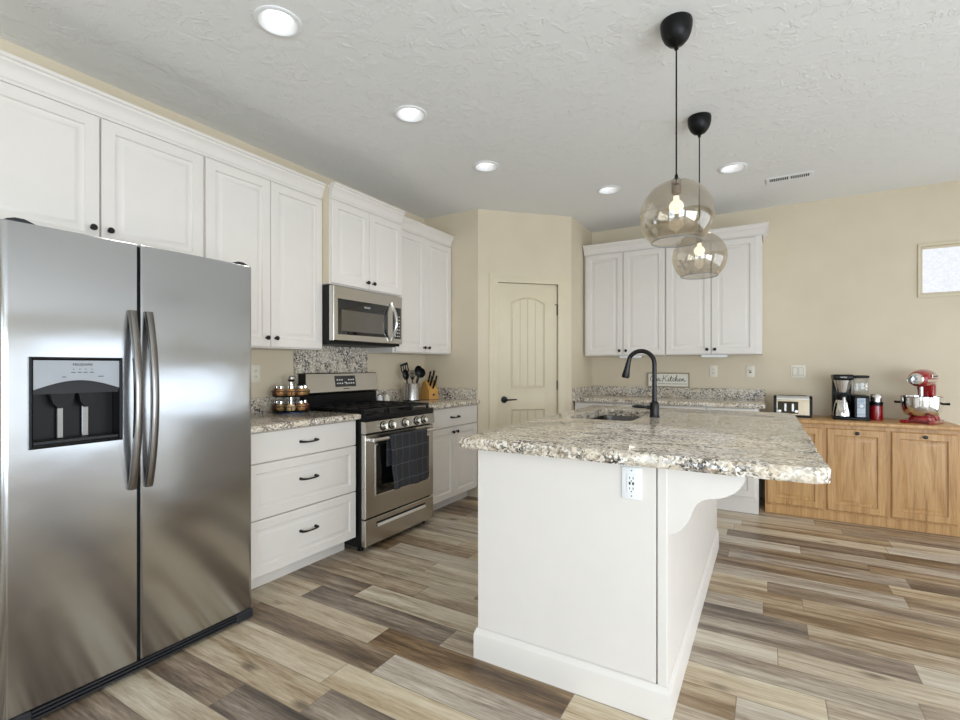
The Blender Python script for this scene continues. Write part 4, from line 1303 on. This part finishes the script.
# utensil crock and what stands in it
CX, CY = -2.825, 3.535
ck = thing('utensil_crock', 'stainless utensil crock with black base right of the range', 'crock', (CX, CY, ZK))
bm = bmesh.new(); lathe(bm, [(0.0, 0.0), (0.078, 0.0), (0.079, 0.010), (0.0, 0.010)], seg=36); link('base', bm, 'black', ck)
bm = bmesh.new(); lathe(bm, [(0.074, 0.010), (0.074, 0.158), (0.0755, 0.161), (0.0725, 0.161), (0.071, 0.156), (0.071, 0.014), (0.0, 0.013)], seg=40); link('can', bm, 'satin', ck)

import mathutils
RV = Vector((math.cos(math.radians(30.6)), math.sin(math.radians(30.6)), 0))      # along the crock's face as one looks at it
FV = Vector((math.sin(math.radians(30.6)), -math.cos(math.radians(30.6)), 0))


def utensil(name, label, foot, headat, build):
    """foot, headat: (right, front, z) in the crock's frame; the head faces the front"""
    f = Vector((CX, CY, ZK)) + RV * foot[0] + FV * foot[1] + Vector((0, 0, foot[2]))
    h_ = Vector((CX, CY, ZK)) + RV * headat[0] + FV * headat[1] + Vector((0, 0, headat[2]))
    t = thing(name, label, 'cooking utensil', f, 0, 'black utensils in the crock')
    ax = (h_ - f).normalized(); Lh = (h_ - f).length
    side = FV.cross(ax).normalized(); nrm = ax.cross(side).normalized()
    m = Matrix((side, -nrm, ax)).transposed().to_4x4()   # local x = side, y = back, z = along handle
    bm = bmesh.new(); tube(bm, [(0, 0, 0), (0, 0, Lh * 0.5), (0, 0, Lh + 0.004)], [0.007, 0.006, 0.0055], 10)
    bmesh.ops.transform(bm, matrix=m, verts=bm.verts); link('handle', bm, 'black', t)
    bm = bmesh.new(); build(bm, Lh); bmesh.ops.transform(bm, matrix=m, verts=bm.verts); link('head', bm, 'black', t)
    return t


def turner(bm, L):
    wv = 0.036
    outer = [bm.verts.new(p) for p in ((-0.012, 0, L), (0.012, 0, L), (wv, 0.004, L + 0.035), (wv, 0.006, L + 0.105), (-wv, 0.006, L + 0.118), (-wv, 0.004, L + 0.035))]
    hs = []
    for k in (-1, 0, 1):
        x = k * 0.020; hs.append([bm.verts.new((x + a, 0.005, L + b)) for a, b in ((-0.005, 0.040), (0.005, 0.040), (0.005, 0.090), (-0.005, 0.090))])
    fill_holes(bm, outer, hs)
    r = bmesh.ops.extrude_face_region(bm, geom=bm.faces[:])
    for v in [g for g in r['geom'] if isinstance(g, bmesh.types.BMVert)]: v.co.y += 0.004


def spoon(wv, ln, dep):
    def f(bm, L):
        n, q = 14, 6; rings = []
        for sgn in (1, -1):
            prev = None
            for j in range(q + 1):
                s = j / q
                ring = [bm.verts.new((wv * s * math.sin(2 * PI * k / n), dep * (1 - s * s) + (0.0 if sgn > 0 else 0.0035), L + ln * 0.5 - ln * 0.5 * s * math.cos(2 * PI * k / n))) for k in range(n)] if j else [bm.verts.new((0, dep + (0.0 if sgn > 0 else 0.0035), L + ln * 0.5))]
                if prev:
                    for k in range(n):
                        if len(prev) == 1: bm.faces.new((prev[0], ring[k], ring[(k + 1) % n]))
                        else: bm.faces.new((prev[k], prev[(k + 1) % n], ring[(k + 1) % n], ring[k]))
                prev = ring
            rings.append(prev)
        for k in range(n): bm.faces.new((rings[0][k], rings[0][(k + 1) % n], rings[1][(k + 1) % n], rings[1][k]))
    return f


def fork_spoon(bm, L):
    for k in (-2, -1, 0, 1, 2):
        tube(bm, [(k * 0.003, 0, L - 0.006), (k * 0.013, 0.003, L + 0.035), (k * 0.012, 0.0, L + 0.085 - abs(k) * 0.005)], [0.004, 0.0036, 0.003], 6)
    tube(bm, [(-0.024, 0.0, L + 0.050), (0.024, 0.0, L + 0.050)], 0.003, 6)


utensil('slotted_turner', 'black slotted turner, tallest on the left in the crock', (-0.012, -0.032, 0.016), (-0.055, -0.034, 0.235), turner)
utensil('serving_spoon', 'black solid spoon in front of the slotted turner in the crock', (-0.010, 0.030, 0.016), (-0.038, 0.036, 0.19), spoon(0.030, 0.10, 0.012))
utensil('pasta_fork', 'black pasta fork with short prongs standing in the middle of the crock', (0.002, 0.0, 0.016), (0.010, 0.0, 0.20), fork_spoon)
utensil('ladle', 'black ladle leaning back right behind the round skimmer', (0.020, -0.035, 0.016), (0.052, -0.046, 0.235), spoon(0.036, 0.09, 0.03))
utensil('skimmer_spoon', 'black round skimmer, rightmost head in the crock', (0.010, 0.018, 0.016), (0.072, 0.026, 0.212), spoon(0.048, 0.095, 0.02))

# knife block
kb = thing('knife_block', 'yellow wooden knife block beside the pantry wall', 'knife block', (-2.81, 3.80, ZK), math.radians(-15))
poly = [(-0.095, 0.0), (0.060, 0.0), (0.060, 0.085), (-0.005, 0.185), (-0.048, 0.158)]
# local: x towards the slanted front end
bm = bmesh.new(); prism(bm, poly, 'y', -0.055, 0.055)
bmesh.ops.bevel(bm, geom=bm.edges[:], offset=0.002, segments=1, affect='EDGES')
link('block', bm, 'maple', kb)
bm = bmesh.new(); lathe(bm, [(0.0, 0.0), (0.012, 0), (0.012, 0.0015), (0, 0.0015)], seg=18, mat=Matrix.Translation((0.0595, 0.0, 0.045)) @ Matrix.Rotation(PI / 2, 4, 'Y')); link('emblem', bm, 'ink', kb)
kdir = Vector((0.065, 0, 0.10)).normalized()      # knives leave the slanted top face along its normal
nd = Vector((0.100, 0, 0.065)).normalized()
for k, (s, yy, ln, lb) in enumerate(((0.22, -0.030, 0.115, 'black-handled knife in the block, back corner'), (0.22, 0.012, 0.120, 'black-handled knife in the block, longest handle'),
                                     (0.55, -0.022, 0.10, 'black-handled knife in the block, middle row near the crock'), (0.55, 0.030, 0.10, 'black-handled knife in the block, middle row by the wall'),
                                     (0.80, 0.0, 0.085, 'black-handled knife in the block, lowest handle'))):
    p = Vector((-0.005 + 0.065 * s, yy, 0.185 - 0.10 * s)) + nd * 0.001
    wp = Matrix.Translation((-2.81, 3.80, ZK)) @ Matrix.Rotation(math.radians(-15), 4, 'Z') @ p
    t = thing('kitchen_knife', lb, 'knife', wp, math.radians(-15), 'knives in the block')
    up = (nd * 0.45 + Vector((0, 0, 1)) * 0.75).normalized()
    bm = bmesh.new(); tube(bm, [nd * 0.0005, up * ln * 0.5 + nd * 0.006, up * ln], [0.0085, 0.0095, 0.010], 8); link('handle', bm, 'black', t)
    bm = bmesh.new(); tube(bm, [up * (ln - 0.001), up * (ln + 0.006)], 0.0095, 8); link('butt', bm, 'chrome', t)

for lb, x, y in (('small white shaker beside the range backguard', -2.905, 3.200), ('small pale shaker between the white shaker and the crock', -2.90, 3.285)):
    t = thing('shaker', lb, 'shaker', (x, y, ZK), 0, 'salt and pepper shakers')
    bm = bmesh.new(); lathe(bm, [(0, 0), (0.026, 0), (0.027, 0.01), (0.022, 0.055), (0.018, 0.062), (0, 0.062)], seg=20); link('body', bm, 'white' if 'white shaker beside' in lb else 'signface', t)
    bm = bmesh.new(); lathe(bm, [(0.0195, 0.0605), (0.0195, 0.068), (0.012, 0.078), (0, 0.08)], seg=18); link('cap', bm, 'satin', t)

# ------------------------------------------------------------------ oak sideboard
SBX0, SBX1, SBY = -0.03, 1.238, 4.85
sb = thing('sideboard', 'low oak sideboard with three panelled doors along the back wall', 'sideboard', (SBX0, SBY, 0))
BW = SBX1 - SBX0
box('body', (0.008, BW - 0.012, 0.0, 0.455, 0.0, 0.775), 'oak', sb, bev=0.002)
bm = bmesh.new(); bx(bm, 0.0, BW, -0.032, 0.462, 0.776, 0.806, bev=0.006, seg=2); link('top', bm, 'oak', sb)
OAKP = [(0, 0.0), (0, -0.014), (0.006, -0.020), (0.052, -0.020), (0.056, -0.009), (0.064, -0.0075), (0.090, -0.0175), (0.096, -0.0175)]
for a, b in ((-0.005, 0.384), (0.412, 0.788), (0.818, 1.194)):
    d = cab_door(sb, a - SBX0, b - SBX0, 0.085, 0.745, OAKP, 'oak'); knob(d, (a + b) / 2 - SBX0 + 0.005, 0.718)
bm = bmesh.new(); bx(bm, 0.008, BW - 0.012, -0.008, -0.0003, 0.0, 0.07, bev=0.002); link('plinth', bm, 'oak', sb)

ZS = 0.8065
# toaster
to = thing('toaster', 'chrome toaster with black ends on the oak sideboard', 'toaster', (0.185, 5.10, ZS))
bm = bmesh.new()
prof = [(-0.085, 0.02), (-0.085, 0.155), (-0.080, 0.172), (-0.066, 0.184), (0.066, 0.184), (0.080, 0.172), (0.085, 0.155), (0.085, 0.02)]
prism(bm, prof, 'x', -0.120, 0.120); link('shell', bm, 'chrome', to)
for s in (-1, 1):
    bm = bmesh.new(); prism(bm, [(y * 1.04, z * 1.01 - 0.002) for y, z in prof], 'x', min(s * 0.120, s * 0.142), max(s * 0.120, s * 0.142)); bmesh.ops.bevel(bm, geom=bm.edges[:], offset=0.004, segments=2, affect='EDGES'); link('end_cap', bm, 'black', to)
bm = bmesh.new(); bx(bm, -0.138, 0.138, -0.084, 0.084, 0.0, 0.022, bev=0.004); link('base', bm, 'black', to)
bm = bmesh.new(); bx(bm, -0.112, 0.040, -0.0875, -0.0846, 0.030, 0.135, bev=0.001); link('control_panel', bm, 'blackglass', to)
bm = bmesh.new()
for y in (-0.03, 0.03): bx(bm, -0.105, 0.105, y - 0.014, y + 0.014, 0.1835, 0.1848)
link('slots', bm, 'dark', to)
for kx in (-0.055, 0.0):
    bm = bmesh.new(); bx(bm, kx - 0.009, kx + 0.009, -0.100, -0.0875, 0.050, 0.118, bev=0.003); link('lever', bm, 'satin', to)
for kx in (-0.098, 0.025):
    bm = bmesh.new(); lathe(bm, [(0.012, 0), (0.012, 0.012), (0, 0.013)], seg=16, mat=Matrix.Translation((kx, -0.0875, 0.050)) @ Matrix.Rotation(PI / 2, 4, 'X')); link('dial', bm, 'satin', to)

# coffee maker
cm = thing('coffee_maker', 'coffee maker with steel carafe and clear water tank on the sideboard', 'coffee maker', (0.475, 5.08, ZS))
box('base', (-0.005, 0.235, -0.11, 0.11, 0.0, 0.022), 'black', cm, bev=0.005, seg=2)
box('column', (0.0, 0.13, 0.04, 0.11, 0.022, 0.36), 'black', cm, bev=0.004)
bm = bmesh.new(); bx(bm, -0.008, 0.132, -0.10, 0.105, 0.328, 0.372, bev=0.012, seg=3); link('brew_head', bm, 'black', cm)
text('lettering', 'NINJA', 0.016, at(0.062, -0.1006, 0.350), 'print', cm, width=0.045)
bm = bmesh.new(); lathe(bm, [(0.038, 0.225), (0.062, 0.325), (0.0, 0.326)], c=(0.062, -0.025, 0), seg=28); link('filter_basket', bm, 'satin', cm)
bm = bmesh.new(); lathe(bm, [(0.0, 0.0225), (0.062, 0.0225), (0.068, 0.03), (0.066, 0.06), (0.052, 0.14), (0.043, 0.165), (0.0, 0.166)], c=(0.062, -0.03, 0), seg=32); link('carafe', bm, 'chrome', cm)
bm = bmesh.new(); lathe(bm, [(0.045, 0.160), (0.047, 0.195), (0.044, 0.205), (0.0, 0.208)], c=(0.062, -0.03, 0), seg=28); link('carafe_lid', bm, 'black', cm)
bm = bmesh.new(); tube(bm, [(0.062, -0.075, 0.185), (0.062, -0.115, 0.180), (0.062, -0.122, 0.14), (0.062, -0.115, 0.07), (0.062, -0.100, 0.06)], [0.009, 0.010, 0.010, 0.009, 0.007], 10); link('carafe_handle', bm, 'satin', cm)
box('control_tower', (0.133, 0.232, -0.095, 0.105, 0.022, 0.190), 'black', cm, bev=0.004)
bm = bmesh.new(); bx(bm, 0.150, 0.205, -0.099, -0.0945, 0.028, 0.182, bev=0.001); cp = link('control_panel', bm, 'panel', cm)
bm = bmesh.new(); bx(bm, 0.156, 0.199, -0.1003, -0.0985, 0.145, 0.174); bx(bm, 0.156, 0.199, -0.1003, -0.0985, 0.098, 0.138); bx(bm, 0.156, 0.199, -0.1003, -0.0985, 0.045, 0.052); link('screen', bm, 'blackglass', cp)
bm = bmesh.new(); lathe(bm, [(0.013, 0), (0.013, 0.006), (0, 0.007)], seg=18, mat=Matrix.Translation((0.178, -0.100, 0.118)) @ Matrix.Rotation(PI / 2, 4, 'X')); link('dial', bm, 'white', cp)
bm = bmesh.new(); bx(bm, 0.136, 0.230, -0.085, 0.100, 0.200, 0.345, bev=0.012, seg=3); link('water_tank', bm, 'clear', cm)
box('tank_seat', (0.133, 0.233, -0.09, 0.104, 0.190, 0.200), 'black', cm, bev=0.003)
box('tank_lid', (0.134, 0.233, -0.09, 0.104, 0.345, 0.366), 'black', cm, bev=0.006, seg=2)

# red grinder
gr = thing('coffee_grinder', 'small red can-shaped grinder with steel top beside the coffee maker', 'coffee grinder', (0.765, 5.09, ZS))
bm = bmesh.new(); lathe(bm, [(0.0, 0.0), (0.044, 0.0), (0.045, 0.01), (0.043, 0.12), (0.0, 0.12)], seg=32); link('body', bm, 'red', gr)
bm = bmesh.new(); lathe(bm, [(0.0435, 0.1205), (0.044, 0.150), (0.0, 0.150)], seg=32); link('collar', bm, 'black', gr)
bm = bmesh.new(); lathe(bm, [(0.040, 0.1505), (0.040, 0.205), (0.036, 0.212), (0, 0.213)], seg=32); link('lid', bm, 'satin', gr)

# stand mixer
mx = thing('stand_mixer', 'red stand mixer with a steel bowl at the right end of the sideboard', 'stand mixer', (1.05, 5.06, ZS), math.radians(-25))
# local: head points towards -y
bm = bmesh.new(); foot_ = [(-0.105, -0.165), (-0.070, -0.175), (-0.055, -0.10), (0.055, -0.10), (0.070, -0.175), (0.105, -0.165), (0.112, 0.05), (0.09, 0.125), (-0.09, 0.125), (-0.112, 0.05)]
prism(bm, foot_, 'z', 0.0, 0.026); bmesh.ops.bevel(bm, geom=bm.edges[:], offset=0.006, segments=2, affect='EDGES'); link('base', bm, 'red', mx)
bm = bmesh.new()
secs = [(0.02, 0.085, 0.065, 0.075), (0.07, 0.066, 0.05, 0.085), (0.16, 0.052, 0.042, 0.092), (0.25, 0.056, 0.05, 0.08), (0.30, 0.060, 0.06, 0.06)]
rings = []
for z, a, b, yc in secs: rings.append([bm.verts.new((a * math.cos(2 * PI * k / 24), yc + b * math.sin(2 * PI * k / 24), z)) for k in range(24)])
for A_, B_ in zip(rings, rings[1:]):
    for k in range(24): bm.faces.new((A_[k], A_[(k + 1) % 24], B_[(k + 1) % 24], B_[k]))
bm.faces.new(rings[0][::-1]); bm.faces.new(rings[-1]); link('column', bm, 'red', mx)
bm = bmesh.new(); rings = []
for y, r, zc_ in ((0.135, 0.02, 0.345), (0.128, 0.045, 0.345), (0.105, 0.062, 0.346), (0.05, 0.074, 0.348), (-0.03, 0.076, 0.348), (-0.10, 0.070, 0.346), (-0.145, 0.060, 0.344), (-0.165, 0.045, 0.343), (-0.170, 0.032, 0.343)):
    rings.append([bm.verts.new((r * math.cos(2 * PI * k / 28), y, zc_ + r * 0.93 * math.sin(2 * PI * k / 28))) for k in range(28)])
for A_, B_ in zip(rings, rings[1:]):
    for k in range(28): bm.faces.new((A_[k], A_[(k + 1) % 28], B_[(k + 1) % 28], B_[k]))
bm.faces.new(rings[0][::-1]); bm.faces.new(rings[-1]); hd = link('head', bm, 'red', mx)
bm = bmesh.new(); lathe(bm, [(0.046, 0), (0.046, 0.014), (0.038, 0.024), (0, 0.026)], seg=24, mat=Matrix.Translation((0, -0.169, 0.343)) @ Matrix.Rotation(PI / 2, 4, 'X')); link('hub_cap', bm, 'chrome', hd)
bm = bmesh.new()      # steel band around the head
ring = []
for y, r in ((0.11, 0.0625), (0.05, 0.0757), (-0.03, 0.0777), (-0.10, 0.0717), (-0.146, 0.0615)):
    ring.append((r, y))
path_ = [(-r, y) for r, y in ring] + [(r, y) for r, y in ring[::-1]]
for (xa, ya), (xb, yb_) in zip(path_, path_[1:]):
    v = [bm.verts.new(p) for p in ((xa, ya, 0.324), (xb, yb_, 0.324), (xb, yb_, 0.340), (xa, ya, 0.340), (xa * 0.9, ya * 0.97, 0.324), (xb * 0.9, yb_ * 0.97, 0.324), (xb * 0.9, yb_ * 0.97, 0.340), (xa * 0.9, ya * 0.97, 0.340))]
    for f in ((0, 1, 2, 3), (4, 5, 6, 7), (0, 1, 5, 4), (3, 2, 6, 7)): bm.faces.new([v[i] for i in f])
link('trim_band', bm, 'chrome', hd)
bm = bmesh.new(); bx(bm, 0.070, 0.0775, -0.10, 0.04, 0.353, 0.378, bev=0.002); npl = link('nameplate', bm, 'chrome', hd)
text('lettering', 'KitchenAid', 0.018, Matrix.Translation((0.0778, -0.03, 0.365)) @ Matrix.Rotation(PI / 2, 4, 'Z') @ FR, 'ink', hd, width=0.11)
bm = bmesh.new(); lathe(bm, [(0.0, 0.046), (0.060, 0.046), (0.068, 0.05), (0.100, 0.068), (0.120, 0.100), (0.126, 0.140), (0.127, 0.200), (0.132, 0.203), (0.132, 0.207), (0.124, 0.207), (0.122, 0.140), (0.116, 0.104), (0.096, 0.076), (0.0, 0.055)], c=(0, -0.055, 0), seg=44); bw = link('bowl', bm, 'chrome', mx)
for s in (-1, 1):
    bm = bmesh.new(); tube(bm, [(s * 0.122, -0.055, 0.155), (s * 0.165, -0.055, 0.157)], [0.008, 0.010], 10); link('bowl_handle', bm, 'black', bw)
bm = bmesh.new(); lathe(bm, [(0.0, 0.0265), (0.078, 0.0265), (0.070, 0.048), (0.0, 0.048)], c=(0, -0.055, 0), seg=30); link('bowl_seat', bm, 'red', mx)
bm = bmesh.new(); tube(bm, [(0, -0.055, 0.30), (0, -0.055, 0.20)], 0.012, 12)
for k in range(6):
    a = PI * k / 6
    for s in (-1, 1): tube(bm, [(0, -0.055, 0.215), (s * 0.035 * math.cos(a), -0.055 + s * 0.035 * math.sin(a), 0.17), (s * 0.030 * math.cos(a), -0.055 + s * 0.030 * math.sin(a), 0.11), (0, -0.055, 0.09)], 0.0016, 5)
link('whisk', bm, 'chrome', mx)
